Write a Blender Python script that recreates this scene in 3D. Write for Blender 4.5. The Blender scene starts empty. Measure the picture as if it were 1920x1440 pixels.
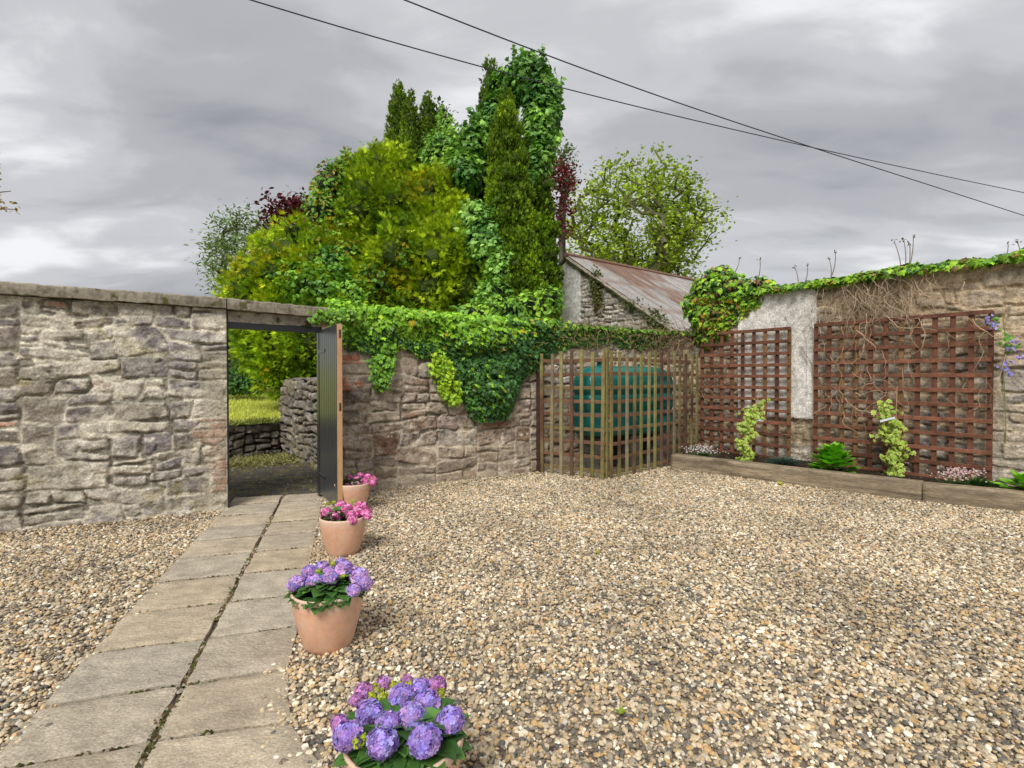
import bpy, bmesh, math, random
import numpy as np
from mathutils import Vector
R = math.radians
rng = np.random.default_rng(7); random.seed(7)
sc = bpy.context.scene

# ------------------------------------------------------------------ camera
FPX = 980.0; PITCH = math.atan(13/FPX); CAMH = 1.45
cam = bpy.data.cameras.new('camera'); cam.sensor_width = 36; cam.lens = FPX/1920*36
cam.clip_end = 1500; cam.clip_start = .05
co = bpy.data.objects.new('camera', cam); sc.collection.objects.link(co)
co.location = (0, 0, CAMH); co.rotation_euler = (R(90)-PITCH, 0, 0); sc.camera = co

# ------------------------------------------------------------------ world, sun, exposure
SUN_EL, SUN_AZ = 47, 196     # degrees; azimuth clockwise from +Y
EXPO = 1.1
w = bpy.data.worlds.new('World'); sc.world = w; w.use_nodes = True
nt = w.node_tree; nt.nodes.clear(); N = nt.nodes.new; L = nt.links.new
out = N('ShaderNodeOutputWorld'); sky = N('ShaderNodeTexSky'); sky.sky_type = 'NISHITA'; sky.sun_disc = False
sky.sun_elevation = R(SUN_EL); sky.sun_rotation = R(SUN_AZ)
b1 = N('ShaderNodeBackground'); b1.inputs[1].default_value = .06; L(sky.outputs[0], b1.inputs[0])
tc = N('ShaderNodeTexCoord'); sx = N('ShaderNodeSeparateXYZ'); L(tc.outputs['Generated'], sx.inputs[0])
def M_(op, a, b=None, c=None):
    n = N('ShaderNodeMath'); n.operation = op
    for i, v in enumerate((a, b, c)):
        if v is None: continue
        if isinstance(v, (int, float)): n.inputs[i].default_value = v
        else: L(v, n.inputs[i])
    return n.outputs[0]
zc = M_('ADD', M_('MAXIMUM', sx.outputs[2], 0.0), .22)
cx = N('ShaderNodeCombineXYZ'); L(M_('DIVIDE', sx.outputs[0], zc), cx.inputs[0]); L(M_('DIVIDE', sx.outputs[1], zc), cx.inputs[1])
mp = N('ShaderNodeMapping'); mp.inputs['Rotation'].default_value = (0, 0, R(-32)); mp.inputs['Scale'].default_value = (.62, 1.15, 1)
mp.inputs['Location'].default_value = (1.35, .55, 0)
L(cx.outputs[0], mp.inputs[0])
n1 = N('ShaderNodeTexNoise'); n1.inputs['Scale'].default_value = 1.05; n1.inputs['Detail'].default_value = 7; n1.inputs['Roughness'].default_value = .5
n1.inputs['Distortion'].default_value = .35; L(mp.outputs[0], n1.inputs[0])
n2 = N('ShaderNodeTexNoise'); n2.inputs['Scale'].default_value = 4.2; n2.inputs['Detail'].default_value = 6; n2.inputs['Roughness'].default_value = .5
n2.inputs['Distortion'].default_value = .5; L(mp.outputs[0], n2.inputs[0])
f = M_('ADD', M_('MULTIPLY', n1.outputs[0], .70), M_('MULTIPLY', n2.outputs[0], .30))
wn = N('ShaderNodeTexNoise'); wn.inputs['Scale'].default_value = 3.2; wn.inputs['Detail'].default_value = 7; wn.inputs['Roughness'].default_value = .6; L(tc.outputs['Generated'], wn.inputs[0])
wv = N('ShaderNodeVectorMath'); wv.operation = 'MULTIPLY_ADD'; L(wn.outputs['Color'], wv.inputs[0]); wv.inputs[1].default_value = (.55, .55, .55)
wo = N('ShaderNodeVectorMath'); wo.operation = 'SUBTRACT'; L(tc.outputs['Generated'], wo.inputs[0]); wo.inputs[1].default_value = (.275, .275, .275); L(wo.outputs[0], wv.inputs[2])
# large cloud banks: azimuth (deg, right of +Y), elevation (deg), radius, strength
for caz, cel, cr_, cs_ in [(-27, 24, .30, -.075), (-35, 27, .24, -.05), (-19, 21, .22, -.05), (-44, 31, .16, .10), (-44, 22, .20, .09), (-34, 17, .20, .07), (-42, 10, .14, -.05), (-30, 11, .2, .03), (22, 14, .18, -.03), (26, 18, .12, .03),
                           (42, 13, .16, .06), (-5, 26, .25, .03), (30, 28, .3, -.02), (8, 34, .3, .02)]:
    dx = (math.sin(R(caz))*math.cos(R(cel)), math.cos(R(caz))*math.cos(R(cel)), math.sin(R(cel)))
    dn = N('ShaderNodeVectorMath'); dn.operation = 'DISTANCE'; L(wv.outputs[0], dn.inputs[0]); dn.inputs[1].default_value = dx
    mr = N('ShaderNodeMapRange'); mr.interpolation_type = 'SMOOTHSTEP'; L(dn.outputs['Value'], mr.inputs[0]); mr.inputs[1].default_value = 0; mr.inputs[2].default_value = cr_*1.35; mr.inputs[3].default_value = cs_*.62; mr.inputs[4].default_value = 0
    f = M_('ADD', f, mr.outputs[0])
cr = N('ShaderNodeValToRGB'); L(f, cr.inputs[0]); e = cr.color_ramp; e.interpolation = 'EASE'
e.elements[0].position = .30; e.elements[0].color = (.27, .275, .295, 1)
e.elements[1].position = .66; e.elements[1].color = (.80, .80, .82, 1)
m = e.elements.new(.46); m.color = (.41, .412, .432, 1)
m = e.elements.new(.55); m.color = (.52, .522, .54, 1)
b2 = N('ShaderNodeBackground'); b2.inputs[1].default_value = .55; L(cr.outputs[0], b2.inputs[0])
mx = N('ShaderNodeMixShader'); mx.inputs[0].default_value = .94; L(b1.outputs[0], mx.inputs[1]); L(b2.outputs[0], mx.inputs[2])
L(mx.outputs[0], out.inputs[0])
sl = bpy.data.lights.new('sun', 'SUN'); sl.energy = 1.5; sl.angle = R(24); sl.color = (1, .965, .9)
so = bpy.data.objects.new('sun', sl); sc.collection.objects.link(so)
az = R(SUN_AZ); el = R(SUN_EL)
sd = Vector((math.sin(az)*math.cos(el), math.cos(az)*math.cos(el), math.sin(el)))
so.rotation_euler = sd.to_track_quat('Z', 'Y').to_euler(); so.location = (0, 0, 30)
sc.view_settings.view_transform = 'Standard'; sc.view_settings.look = 'None'
sc.view_settings.exposure = EXPO; sc.view_settings.gamma = 1
sc.render.engine = 'CYCLES'; sc.cycles.max_bounces = 6; sc.cycles.transparent_max_bounces = 4

# ------------------------------------------------------------------ helpers
SP, CP = math.sin(PITCH), math.cos(PITCH)
def at(px, py, Y):
    """world point at depth Y for a position measured on the photograph (1920 wide)"""
    xc = (px-960)/FPX; yc = (720-py)/FPX
    k = Y/(CP+yc*SP)
    return np.array([xc*k, Y, CAMH+(yc*CP-SP)*k])
def proj(P):
    P = np.asarray(P, float); x, y, z = P[..., 0], P[..., 1], P[..., 2]-CAMH
    d = y*CP-z*SP; u = y*SP+z*CP
    return 960+FPX*x/d, 720-FPX*u/d

_tabs = {}
def vnoise(x, y, seed=0):
    if seed not in _tabs: _tabs[seed] = np.random.default_rng(1000+seed).random((256, 256))
    T = _tabs[seed]; x = np.asarray(x, float); y = np.asarray(y, float)
    xi = np.floor(x).astype(int); yi = np.floor(y).astype(int); fx = x-xi; fy = y-yi
    fx = fx*fx*(3-2*fx); fy = fy*fy*(3-2*fy)
    a = T[xi & 255, yi & 255]; b = T[(xi+1) & 255, yi & 255]; c = T[xi & 255, (yi+1) & 255]; d = T[(xi+1) & 255, (yi+1) & 255]
    return (a*(1-fx)+b*fx)*(1-fy)+(c*(1-fx)+d*fx)*fy
def fbm(x, y, seed=0, oct=4, gain=.5):
    s = 0; a = 1; t = 0
    for o in range(oct):
        s = s+a*vnoise(np.asarray(x)*2**o+13.7*o, np.asarray(y)*2**o+7.1*o, seed+o); t += a; a *= gain
    return s/t-.5          # about -.5 .. .5
def sstep(a, b, x):
    t = np.clip((x-a)/(b-a), 0, 1); return t*t*(3-2*t)
def nrm(v): return v/np.maximum(np.linalg.norm(v, axis=-1, keepdims=True), 1e-9)

def link(o, parent=None):
    sc.collection.objects.link(o)
    if parent is not None: o.parent = parent
    return o
def tag(o, label=None, cat=None, group=None, kind=None):
    if label: o['label'] = label
    if cat: o['category'] = cat
    if group: o['group'] = group
    if kind: o['kind'] = kind
    return o
def empty(name, loc=(0, 0, 0), rz=0):
    o = bpy.data.objects.new(name, None); o.location = loc; o.rotation_euler = (0, 0, rz); o.empty_display_size = .1
    return link(o)

class MB:
    def __init__(s): s.v = []; s.f = []; s.c = []; s.n = 0
    def add(s, v, faces, col=(.5, .5, .5)):
        v = np.asarray(v, float).reshape(-1, 3)
        if not isinstance(faces, list) or (len(faces) and not isinstance(faces[0], np.ndarray)): faces = [np.array([q]) for q in faces] if len({len(q) for q in faces}) > 1 else [np.array(faces)]
        for q in faces: s.f.append(q+s.n)
        col = np.asarray(col, float)
        if col.ndim == 1: col = np.repeat(col[None, :3], len(v), 0)
        s.v.append(v); s.c.append(col[:, :3]); s.n += len(v); return s
    def box(s, c, size, rz=0, col=(.5, .5, .5), tilt=0, jit=0, bev=0):
        """box centred at c, size (x,y,z), turned rz about z; bev chamfers the edges"""
        hx, hy, hz = np.array(size)/2.
        b = min(bev, hx*.6, hy*.6, hz*.6)
        if b > 0:
            V = []; 
            for sx_ in (-1, 1):
                for sy_ in (-1, 1):
                    for sz_ in (-1, 1):
                        V += [(sx_*hx, sy_*(hy-b), sz_*(hz-b)), (sx_*(hx-b), sy_*hy, sz_*(hz-b)), (sx_*(hx-b), sy_*(hy-b), sz_*hz)]
            V = np.array(V)
            I = lambda a, b_, c_, k: ((a > 0)*4+(b_ > 0)*2+(c_ > 0))*3+k
            F = []
            for a in (-1, 1):
                F.append([I(a, -1, -1, 0), I(a, 1, -1, 0), I(a, 1, 1, 0), I(a, -1, 1, 0)][::a])
                F.append([I(-1, a, -1, 1), I(1, a, -1, 1), I(1, a, 1, 1), I(-1, a, 1, 1)][::-a])
                F.append([I(-1, -1, a, 2), I(1, -1, a, 2), I(1, 1, a, 2), I(-1, 1, a, 2)][::a])
            for a in (-1, 1):
                for b_ in (-1, 1):
                    F.append([I(a, b_, -1, 0), I(a, b_, -1, 1), I(a, b_, 1, 1), I(a, b_, 1, 0)][::-a*b_])
                    F.append([I(a, -1, b_, 0), I(a, 1, b_, 0), I(a, 1, b_, 2), I(a, -1, b_, 2)][::-a*b_*-1 if False else (-1 if a*b_ > 0 else 1)])
                    F.append([I(-1, a, b_, 1), I(-1, a, b_, 2), I(1, a, b_, 2), I(1, a, b_, 1)][::(-1 if a*b_ > 0 else 1)])
            T = [[((a > 0)*4+(b_ > 0)*2+(c_ > 0))*3+k for k in ((0, 1, 2) if a*b_*c_ > 0 else (0, 2, 1))] for a in (-1, 1) for b_ in (-1, 1) for c_ in (-1, 1)]
            faces = [np.array(F), np.array(T)]
        else:
            V = np.array([(x, y, z) for z in (-hz, hz) for y in (-hy, hy) for x in (-hx, hx)])
            faces = [np.array([(0, 2, 3, 1), (4, 5, 7, 6), (0, 1, 5, 4), (2, 6, 7, 3), (0, 4, 6, 2), (1, 3, 7, 5)])]
        if jit: V = V+rng.normal(0, jit, V.shape)
        if tilt: V = np.c_[V[:, 0]*math.cos(tilt)+V[:, 2]*math.sin(tilt), V[:, 1], V[:, 2]*math.cos(tilt)-V[:, 0]*math.sin(tilt)]
        ca, sa = math.cos(rz), math.sin(rz)
        V = np.c_[V[:, 0]*ca-V[:, 1]*sa, V[:, 0]*sa+V[:, 1]*ca, V[:, 2]]+np.array(c)
        return s.add(V, faces, col)
    def tube(s, pts, r, sides=5, col=(.5, .5, .5), cap=True):
        pts = np.asarray(pts, float); n = len(pts)
        r = np.full(n, r) if np.isscalar(r) else np.asarray(r, float)
        t = nrm(np.gradient(pts, axis=0)); ref = np.array([0, 0, 1.]) if abs(t[0][2]) < .9 else np.array([1., 0, 0])
        a = nrm(np.cross(t, ref)); b = np.cross(t, a)
        th = np.linspace(0, 2*np.pi, sides, endpoint=False)
        ring = pts[:, None]+r[:, None, None]*(np.cos(th)[None, :, None]*a[:, None]+np.sin(th)[None, :, None]*b[:, None])
        i = np.arange(n-1)[:, None]*sides; j = np.arange(sides)[None]; k = (j+1) % sides
        F = np.stack([i+j, i+k, i+sides+k, i+sides+j], -1).reshape(-1, 4)
        fs = [F]
        if cap: fs += [np.array([np.arange(sides)[::-1]]), np.array([np.arange(sides)+(n-1)*sides])]
        if not np.isscalar(col) and np.ndim(col) == 2: col = np.repeat(col, sides, 0)
        return s.add(ring.reshape(-1, 3), fs, col)
    def scatter(s, tv, tf, P, X, Y, Z, size, cols):
        Nn = len(P); K = len(tv)
        if Nn == 0: return s
        size = np.broadcast_to(np.asarray(size, float), (Nn,))
        V = P[:, None]+size[:, None, None]*(tv[None, :, 0:1]*X[:, None]+tv[None, :, 1:2]*Y[:, None]+tv[None, :, 2:3]*Z[:, None])
        F = (np.asarray(tf)[None]+(np.arange(Nn)*K)[:, None, None]).reshape(-1, len(tf[0]))
        return s.add(V.reshape(-1, 3), [F], np.repeat(cols, K, 0))
    def build(s, name, mat, parent=None, smooth=False):
        me = bpy.data.meshes.new(name)
        V = np.concatenate(s.v).astype(np.float32)
        if parent is not None and parent.type == 'EMPTY' or parent is not None:
            m = parent.matrix_basis if parent.parent is None else parent.parent.matrix_basis @ parent.matrix_basis
            if parent.parent is None:
                loc = np.array(parent.location); a = -parent.rotation_euler[2]
                V = V-loc
                V = np.c_[V[:, 0]*math.cos(a)-V[:, 1]*math.sin(a), V[:, 0]*math.sin(a)+V[:, 1]*math.cos(a), V[:, 2]]
            else:
                g = parent.parent; V = V-np.array(g.location)-np.array(parent.location)
        C = np.concatenate(s.c)
        tot = np.concatenate([np.full(len(q), q.shape[1]) for q in s.f]).astype(np.int32)
        li = np.concatenate([q.ravel() for q in s.f]).astype(np.int32)
        st = np.zeros(len(tot), np.int32); st[1:] = np.cumsum(tot)[:-1]
        me.vertices.add(len(V)); me.vertices.foreach_set('co', V.astype(np.float32).ravel())
        me.loops.add(len(li)); me.loops.foreach_set('vertex_index', li)
        me.polygons.add(len(tot)); me.polygons.foreach_set('loop_start', st); me.polygons.foreach_set('loop_total', tot)
        me.polygons.foreach_set('use_smooth', np.full(len(tot), smooth))
        me.update(calc_edges=True); me.validate()
        at_ = me.color_attributes.new('Col', 'FLOAT_COLOR', 'POINT')
        if len(me.vertices) == len(C):
            at_.data.foreach_set('color', np.c_[C, np.ones(len(C))].astype(np.float32).ravel())
        me.materials.append(mat)
        o = bpy.data.objects.new(name, me)
        return link(o, parent)
def child_at(mb, name, mat, parent, smooth=False): return mb.build(name, mat, parent, smooth)

# ------------------------------------------------------------------ materials
def mat(name, rough=.8, spec=.3, noise=(20, .25), noise2=None, bump=(60, .3, .004), color=None, trans=0, metallic=0, coat=0, stretch=None, tint=None):
    m = bpy.data.materials.new(name); m.use_nodes = True; t = m.node_tree; n = t.nodes; l = t.links
    p = n['Principled BSDF']; p.inputs['Roughness'].default_value = rough; p.inputs['Specular IOR Level'].default_value = spec
    p.inputs['Metallic'].default_value = metallic; p.inputs['Coat Weight'].default_value = coat
    if color is None:
        a = n.new('ShaderNodeAttribute'); a.attribute_name = 'Col'; src = a.outputs['Color']
    else:
        a = n.new('ShaderNodeRGB'); a.outputs[0].default_value = (*color, 1); src = a.outputs[0]
    g = n.new('ShaderNodeNewGeometry') if False else n.new('ShaderNodeTexCoord')
    vec = g.outputs['Object']
    if stretch:
        mp = n.new('ShaderNodeMapping'); mp.inputs['Scale'].default_value = stretch; l.new(vec, mp.inputs[0]); vec = mp.outputs[0]
    for ns in (noise, noise2):
        if not ns: continue
        x = n.new('ShaderNodeTexNoise'); x.inputs['Scale'].default_value = ns[0]; x.inputs['Detail'].default_value = 6; x.inputs['Roughness'].default_value = .65
        l.new(vec, x.inputs[0])
        r = n.new('ShaderNodeMapRange'); r.inputs[1].default_value = .3; r.inputs[2].default_value = .7
        r.inputs[3].default_value = 1-ns[1]; r.inputs[4].default_value = 1+ns[1]; l.new(x.outputs[0], r.inputs[0])
        v = n.new('ShaderNodeVectorMath'); v.operation = 'MULTIPLY'; l.new(src, v.inputs[0])
        cmb = n.new('ShaderNodeCombineXYZ')
        for k in range(3): l.new(r.outputs[0], cmb.inputs[k])
        l.new(cmb.outputs[0], v.inputs[1]); src = v.outputs[0]
    if tint:       # (scale, threshold lo, hi, colour): patches of another colour
        x = n.new('ShaderNodeTexNoise'); x.inputs['Scale'].default_value = tint[0]; x.inputs['Detail'].default_value = 6; l.new(g.outputs['Object'], x.inputs[0])
        r = n.new('ShaderNodeMapRange'); r.inputs[1].default_value = tint[1]; r.inputs[2].default_value = tint[2]; l.new(x.outputs[0], r.inputs[0])
        mm = n.new('ShaderNodeMix'); mm.data_type = 'RGBA'; l.new(r.outputs[0], mm.inputs[0]); l.new(src, mm.inputs[6]); mm.inputs[7].default_value = (*tint[3], 1); src = mm.outputs[2]
    l.new(src, p.inputs['Base Color'])
    if bump:
        x = n.new('ShaderNodeTexNoise'); x.inputs['Scale'].default_value = bump[0]; x.inputs['Detail'].default_value = 8; x.inputs['Roughness'].default_value = .65
        l.new(vec, x.inputs[0]); b = n.new('ShaderNodeBump'); b.inputs['Strength'].default_value = bump[1]; b.inputs['Distance'].default_value = bump[2]
        l.new(x.outputs[0], b.inputs['Height']); l.new(b.outputs[0], p.inputs['Normal'])
    if trans:
        tr = n.new('ShaderNodeBsdfTranslucent'); l.new(src, tr.inputs[0]); mx = n.new('ShaderNodeMixShader'); mx.inputs[0].default_value = trans
        l.new(p.outputs[0], mx.inputs[1]); l.new(tr.outputs[0], mx.inputs[2]); l.new(mx.outputs[0], n['Material Output'].inputs[0])
    return m
M = dict(
    stone=mat('stone', .95, .12, (55, .42), (11, .38), (38, .95, .014)),
    concrete=mat('concrete', .95, .1, (30, .3), (6, .35), (90, .6, .008), tint=(9, .56, .66, (.10, .10, .04))),
    slab=mat('paving_slab', .93, .15, (9, .24), (80, .36), (30, .95, .014), stretch=(1, 1.4, 1)),
    render=mat('lime_render', .93, .1, (12, .12), (3, .12), (80, .35, .006)),
    soil=mat('soil', .95, .1, (40, .6), (9, .3), (45, 1, .03)),
    asphalt=mat('asphalt', .9, .2, (90, .3), (4, .3), (120, .6, .01), tint=(5, .5, .64, (.14, .13, .06))),
    grassland=mat('grassland', .95, .1, (18, .35), (2.5, .25), (60, 1, .03)),
    leaf=mat('leaf', .42, .35, (30, .12), None, None, trans=.22),
    needle=mat('needle', .65, .2, (14, .2), (2.2, .2), None, trans=.15),
    bark=mat('bark', .9, .15, (25, .35), None, (40, .8, .02)),
    dry=mat('dry_stem', .85, .15, (30, .25), None, None),
    wood=mat('stained_wood', .6, .3, (7, .45), (45, .35), (30, .4, .003), stretch=(1, 1, 1)),
    algae=mat('weathered_wood', .85, .2, (10, .3), (50, .22), (40, .5, .004), tint=None),
    sleeper=mat('sleeper_wood', .88, .2, (5, .3), (22, .35), (14, .8, .012), stretch=(1, 1, 6)),
    petal=mat('petal', .6, .2, (60, .08), None, None, trans=.2),
    pot=mat('terracotta', .5, .35, (6, .12), (40, .08), (90, .12, .002), tint=(7, .52, .68, (.70, .52, .40))),
    black=mat('black_paint', .28, .5, (20, .2), None, (50, .15, .002)),
    tan=mat('timber_edge', .6, .3, (12, .1), (60, .1), (50, .2, .002)),
    plastic=mat('tank_plastic', .30, .5, (5, .15), (30, .12), (60, .12, .003), coat=.15),
    iron=mat('corrugated_iron', .6, .4, (22, .25), (4, .2), (60, .4, .004)),
    white=mat('white_label', .5, .4, (20, .05), None, None),
    cable=mat('cable', .6, .3, (20, .1), None, None),
)

# ------------------------------------------------------------------ ground, lawn, road, bed
def flat(name, poly, z, m, col, kind='structure', parent=None, zf=None):
    bm = bmesh.new(); vs = [bm.verts.new((x, y, zf(x, y) if zf else z)) for x, y in poly]; bm.faces.new(vs)
    bmesh.ops.triangulate(bm, faces=bm.faces[:]); bmesh.ops.recalc_face_normals(bm, faces=bm.faces[:])
    if sum(q.normal.z for q in bm.faces) < 0: bmesh.ops.reverse_faces(bm, faces=bm.faces[:])
    me = bpy.data.meshes.new(name); bm.to_mesh(me); bm.free()
    a = me.color_attributes.new('Col', 'FLOAT_COLOR', 'POINT')
    for d in a.data: d.color = (*col, 1)
    me.materials.append(m); o = link(bpy.data.objects.new(name, me), parent)
    if kind: o['kind'] = kind
    return o
WA = np.array([-4.70, 4.80]); WB = np.array([-3.10, 5.68]); WC = np.array([-2.27, 6.24])
WD = np.array([.375, 7.98]); CR = np.array([3.34, 9.62]); RL = np.array([4.64, 7.88]); RD = np.array([.6, -.8])
WA0 = WA-(WB-WA)/np.linalg.norm(WB-WA)*2.2
flat('ground', [(-500, -300), (500, -300), (500, 900), (-500, 900)], -.06, M['grassland'], (.08, .10, .03))
def inpoly(x, y, poly):
    x = np.asarray(x); y = np.asarray(y); r = np.zeros(x.shape, bool); n = len(poly)
    for i in range(n):
        x1, y1 = poly[i]; x2, y2 = poly[(i+1) % n]
        if y1 == y2: continue
        c = ((y1 > y) != (y2 > y)) & (x < (x2-x1)*(y-y1)/(y2-y1)+x1); r ^= c
    return r
RE = RL+RD*5.5
YARD = [(-7.5, -.6), tuple(WA0+np.array([0, .1])), tuple(WA+np.array([0, .12])), tuple(WB+np.array([0, .12])), tuple(WC+np.array([0, .1])), tuple(WD+np.array([0, .15])), tuple(CR), (2.62, 8.35),
        (4.83, 6.12), (5.63, 5.70), (7.9, 4.4), (7.9, -.6)]
def ground_z(x, y): return .012*fbm(np.asarray(x)*.9, np.asarray(y)*.9, 40, 3)*2
gx, gy = np.meshgrid(np.arange(-7.6, 8.0, .1), np.arange(-.7, 9.8, .1), indexing='ij')
gz = ground_z(gx, gy)
nx, ny = gx.shape; idx = np.arange(nx*ny).reshape(nx, ny)
cxm, cym = gx[:-1, :-1]+.05, gy[:-1, :-1]+.05
U0 = np.array([-.302, .953]); V0 = np.array([.953, .302]); M0 = np.array([-1.41, 2.03])
def tv(x, y): rx, ry = x-M0[0], y-M0[1]; return rx*U0[0]+ry*U0[1], rx*V0[0]+ry*V0[1]
tt, vv = tv(cxm, cym)
on_path = (vv > -.46) & (vv < .38) & (tt > -2.2) & (tt < 4.45)
okc = inpoly(cxm, cym, YARD)
quad = np.stack([idx[:-1, :-1], idx[1:, :-1], idx[1:, 1:], idx[:-1, 1:]], -1)
mb = MB(); mb.add(np.stack([gx, gy, gz], -1).reshape(-1, 3), [quad[okc]], (.20, .165, .12))
bed_under = mb.build('gravel_base', M['soil']); tag(bed_under, kind='structure')
mb = MB(); mb.add(np.stack([gx, gy, gz+.002], -1).reshape(-1, 3), [quad[okc & ~on_path]], (.30, .25, .19))
gravel = mb.build('gravel', M['soil']); tag(gravel, 'loose beige and grey pebble gravel covering the yard', 'gravel', kind='stuff')

# pebbles: geometry nodes, eight shapes
pm = bpy.data.materials.new('pebble'); pm.use_nodes = True; t = pm.node_tree; n = t.nodes; l = t.links; p = n['Principled BSDF']
p.inputs['Roughness'].default_value = .8; p.inputs['Specular IOR Level'].default_value = .25
oi = n.new('ShaderNodeAttribute'); oi.attribute_type = 'INSTANCER'; oi.attribute_name = 'rnd'
rmp = n.new('ShaderNodeValToRGB'); l.new(oi.outputs['Fac'], rmp.inputs[0]); rmp.color_ramp.interpolation = 'CONSTANT'
PC = [(.36, .29, .20), (.25, .22, .18), (.47, .40, .30), (.13, .125, .12), (.42, .30, .16), (.30, .26, .21), (.55, .49, .41), (.19, .165, .14),
      (.36, .30, .24), (.46, .44, .42), (.50, .36, .24), (.16, .13, .10), (.68, .65, .60), (.33, .27, .19), (.45, .37, .26), (.40, .27, .13), (.28, .24, .18), (.52, .45, .35), (.10, .10, .105), (.38, .33, .27)]
e = rmp.color_ramp.elements
for i, c in enumerate(PC):
    el_ = e[0] if i == 0 else (e[1] if i == 1 else e.new(i/len(PC)))
    el_.position = i/len(PC); el_.color = (min(1, c[0]*1.44), min(1, c[1]*1.38), min(1, c[2]*1.20), 1)
tcn = n.new('ShaderNodeTexCoord'); nz = n.new('ShaderNodeTexNoise'); nz.inputs['Scale'].default_value = 3; nz.inputs['Detail'].default_value = 5
l.new(tcn.outputs['Object'], nz.inputs[0])
mr = n.new('ShaderNodeMapRange'); mr.inputs[1].default_value = .3; mr.inputs[2].default_value = .7; mr.inputs[3].default_value = .72; mr.inputs[4].default_value = 1.22; l.new(nz.outputs[0], mr.inputs[0])
hs = n.new('ShaderNodeHueSaturation'); l.new(rmp.outputs[0], hs.inputs['Color']); l.new(mr.outputs[0], hs.inputs['Value']); gg = n.new('ShaderNodeNewGeometry'); nb_ = n.new('ShaderNodeTexNoise'); nb_.inputs['Scale'].default_value = 1.1; nb_.inputs['Detail'].default_value = 5; l.new(gg.outputs['Position'], nb_.inputs[0])
mb_ = n.new('ShaderNodeMapRange'); mb_.inputs[1].default_value = .36; mb_.inputs[2].default_value = .64; mb_.inputs[3].default_value = .80; mb_.inputs[4].default_value = 1.12; l.new(nb_.outputs[0], mb_.inputs[0])
hs2 = n.new('ShaderNodeHueSaturation'); hs2.inputs['Saturation'].default_value = .95; l.new(hs.outputs[0], hs2.inputs['Color']); l.new(mb_.outputs[0], hs2.inputs['Value']); l.new(hs2.outputs[0], p.inputs['Base Color'])

ng = bpy.data.node_groups.new('pebble_scatter', 'GeometryNodeTree')
ng.interface.new_socket('Geometry', in_out='INPUT', socket_type='NodeSocketGeometry'); ng.interface.new_socket('Geometry', in_out='OUTPUT', socket_type='NodeSocketGeometry')
gi = ng.nodes.new('NodeGroupInput'); go = ng.nodes.new('NodeGroupOutput'); gl = ng.links.new
def gn(tp, **kw):
    q = ng.nodes.new(tp)
    for k, v in kw.items(): setattr(q, k, v)
    return q
dp = gn('GeometryNodeDistributePointsOnFaces'); gl(gi.outputs[0], dp.inputs['Mesh']); dp.inputs['Density'].default_value = 4500
join = gn('GeometryNodeJoinGeometry')
for k in range(8):
    ic = gn('GeometryNodeMeshIcoSphere'); ic.inputs['Radius'].default_value = 1; ic.inputs['Subdivisions'].default_value = 3
    sp = gn('GeometryNodeSetPosition'); gl(ic.outputs[0], sp.inputs[0])
    nz_ = gn('ShaderNodeTexNoise'); nz_.noise_dimensions = '4D'; nz_.inputs['W'].default_value = k*3.7; nz_.inputs['Scale'].default_value = .75; nz_.inputs['Detail'].default_value = 1.2
    sb = gn('ShaderNodeVectorMath', operation='SUBTRACT'); gl(nz_.outputs['Color'], sb.inputs[0]); sb.inputs[1].default_value = (.5, .5, .5)
    ms = gn('ShaderNodeVectorMath', operation='SCALE'); gl(sb.outputs[0], ms.inputs[0]); ms.inputs['Scale'].default_value = 1.15
    gl(ms.outputs[0], sp.inputs['Offset'])
    tr = gn('GeometryNodeTransform'); gl(sp.outputs[0], tr.inputs[0]); tr.inputs['Scale'].default_value = (1, .72+.07*(k % 3), .46+.07*(k % 4))
    sh = gn('GeometryNodeSetShadeSmooth'); gl(tr.outputs[0], sh.inputs[0])
    mt = gn('GeometryNodeSetMaterial'); gl(sh.outputs[0], mt.inputs[0]); mt.inputs['Material'].default_value = pm
    gi_ = gn('GeometryNodeGeometryToInstance'); gl(mt.outputs[0], gi_.inputs[0]); gl(gi_.outputs[0], join.inputs[0])
ip = gn('GeometryNodeInstanceOnPoints'); gl(dp.outputs['Points'], ip.inputs['Points']); gl(join.outputs[0], ip.inputs['Instance']); ip.inputs['Pick Instance'].default_value = True
ri = gn('FunctionNodeRandomValue', data_type='INT'); ri.inputs['Min'].default_value if False else None
for s_ in ri.inputs:
    if s_.type == 'INT' and s_.name == 'Min': s_.default_value = 0
    if s_.type == 'INT' and s_.name == 'Max': s_.default_value = 7
gl([o for o in ri.outputs if o.type == 'INT'][0], ip.inputs['Instance Index'])
rr = gn('FunctionNodeRandomValue', data_type='FLOAT_VECTOR')
rr.inputs[0].default_value = (-.45, -.45, 0); rr.inputs[1].default_value = (.45, .45, 6.283); rr.inputs['Seed'].default_value = 3
gl(rr.outputs[0], ip.inputs['Rotation'])
rs = gn('FunctionNodeRandomValue', data_type='FLOAT'); rs.inputs[2].default_value = 0; rs.inputs[3].default_value = 1; rs.inputs['Seed'].default_value = 5
pw = gn('ShaderNodeMath', operation='POWER'); gl(rs.outputs[1], pw.inputs[0]); pw.inputs[1].default_value = 2.2
ml = gn('ShaderNodeMath', operation='MULTIPLY_ADD'); gl(pw.outputs[0], ml.inputs[0]); ml.inputs[1].default_value = .0110; ml.inputs[2].default_value = .0066
gl(ml.outputs[0], ip.inputs['Scale'])
st_ = gn('GeometryNodeStoreNamedAttribute', data_type='FLOAT', domain='INSTANCE'); st_.inputs['Name'].default_value = 'rnd'
rc = gn('FunctionNodeRandomValue', data_type='FLOAT'); rc.inputs['Seed'].default_value = 9; gl(rc.outputs[1], st_.inputs['Value']); gl(ip.outputs[0], st_.inputs[0])
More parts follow.
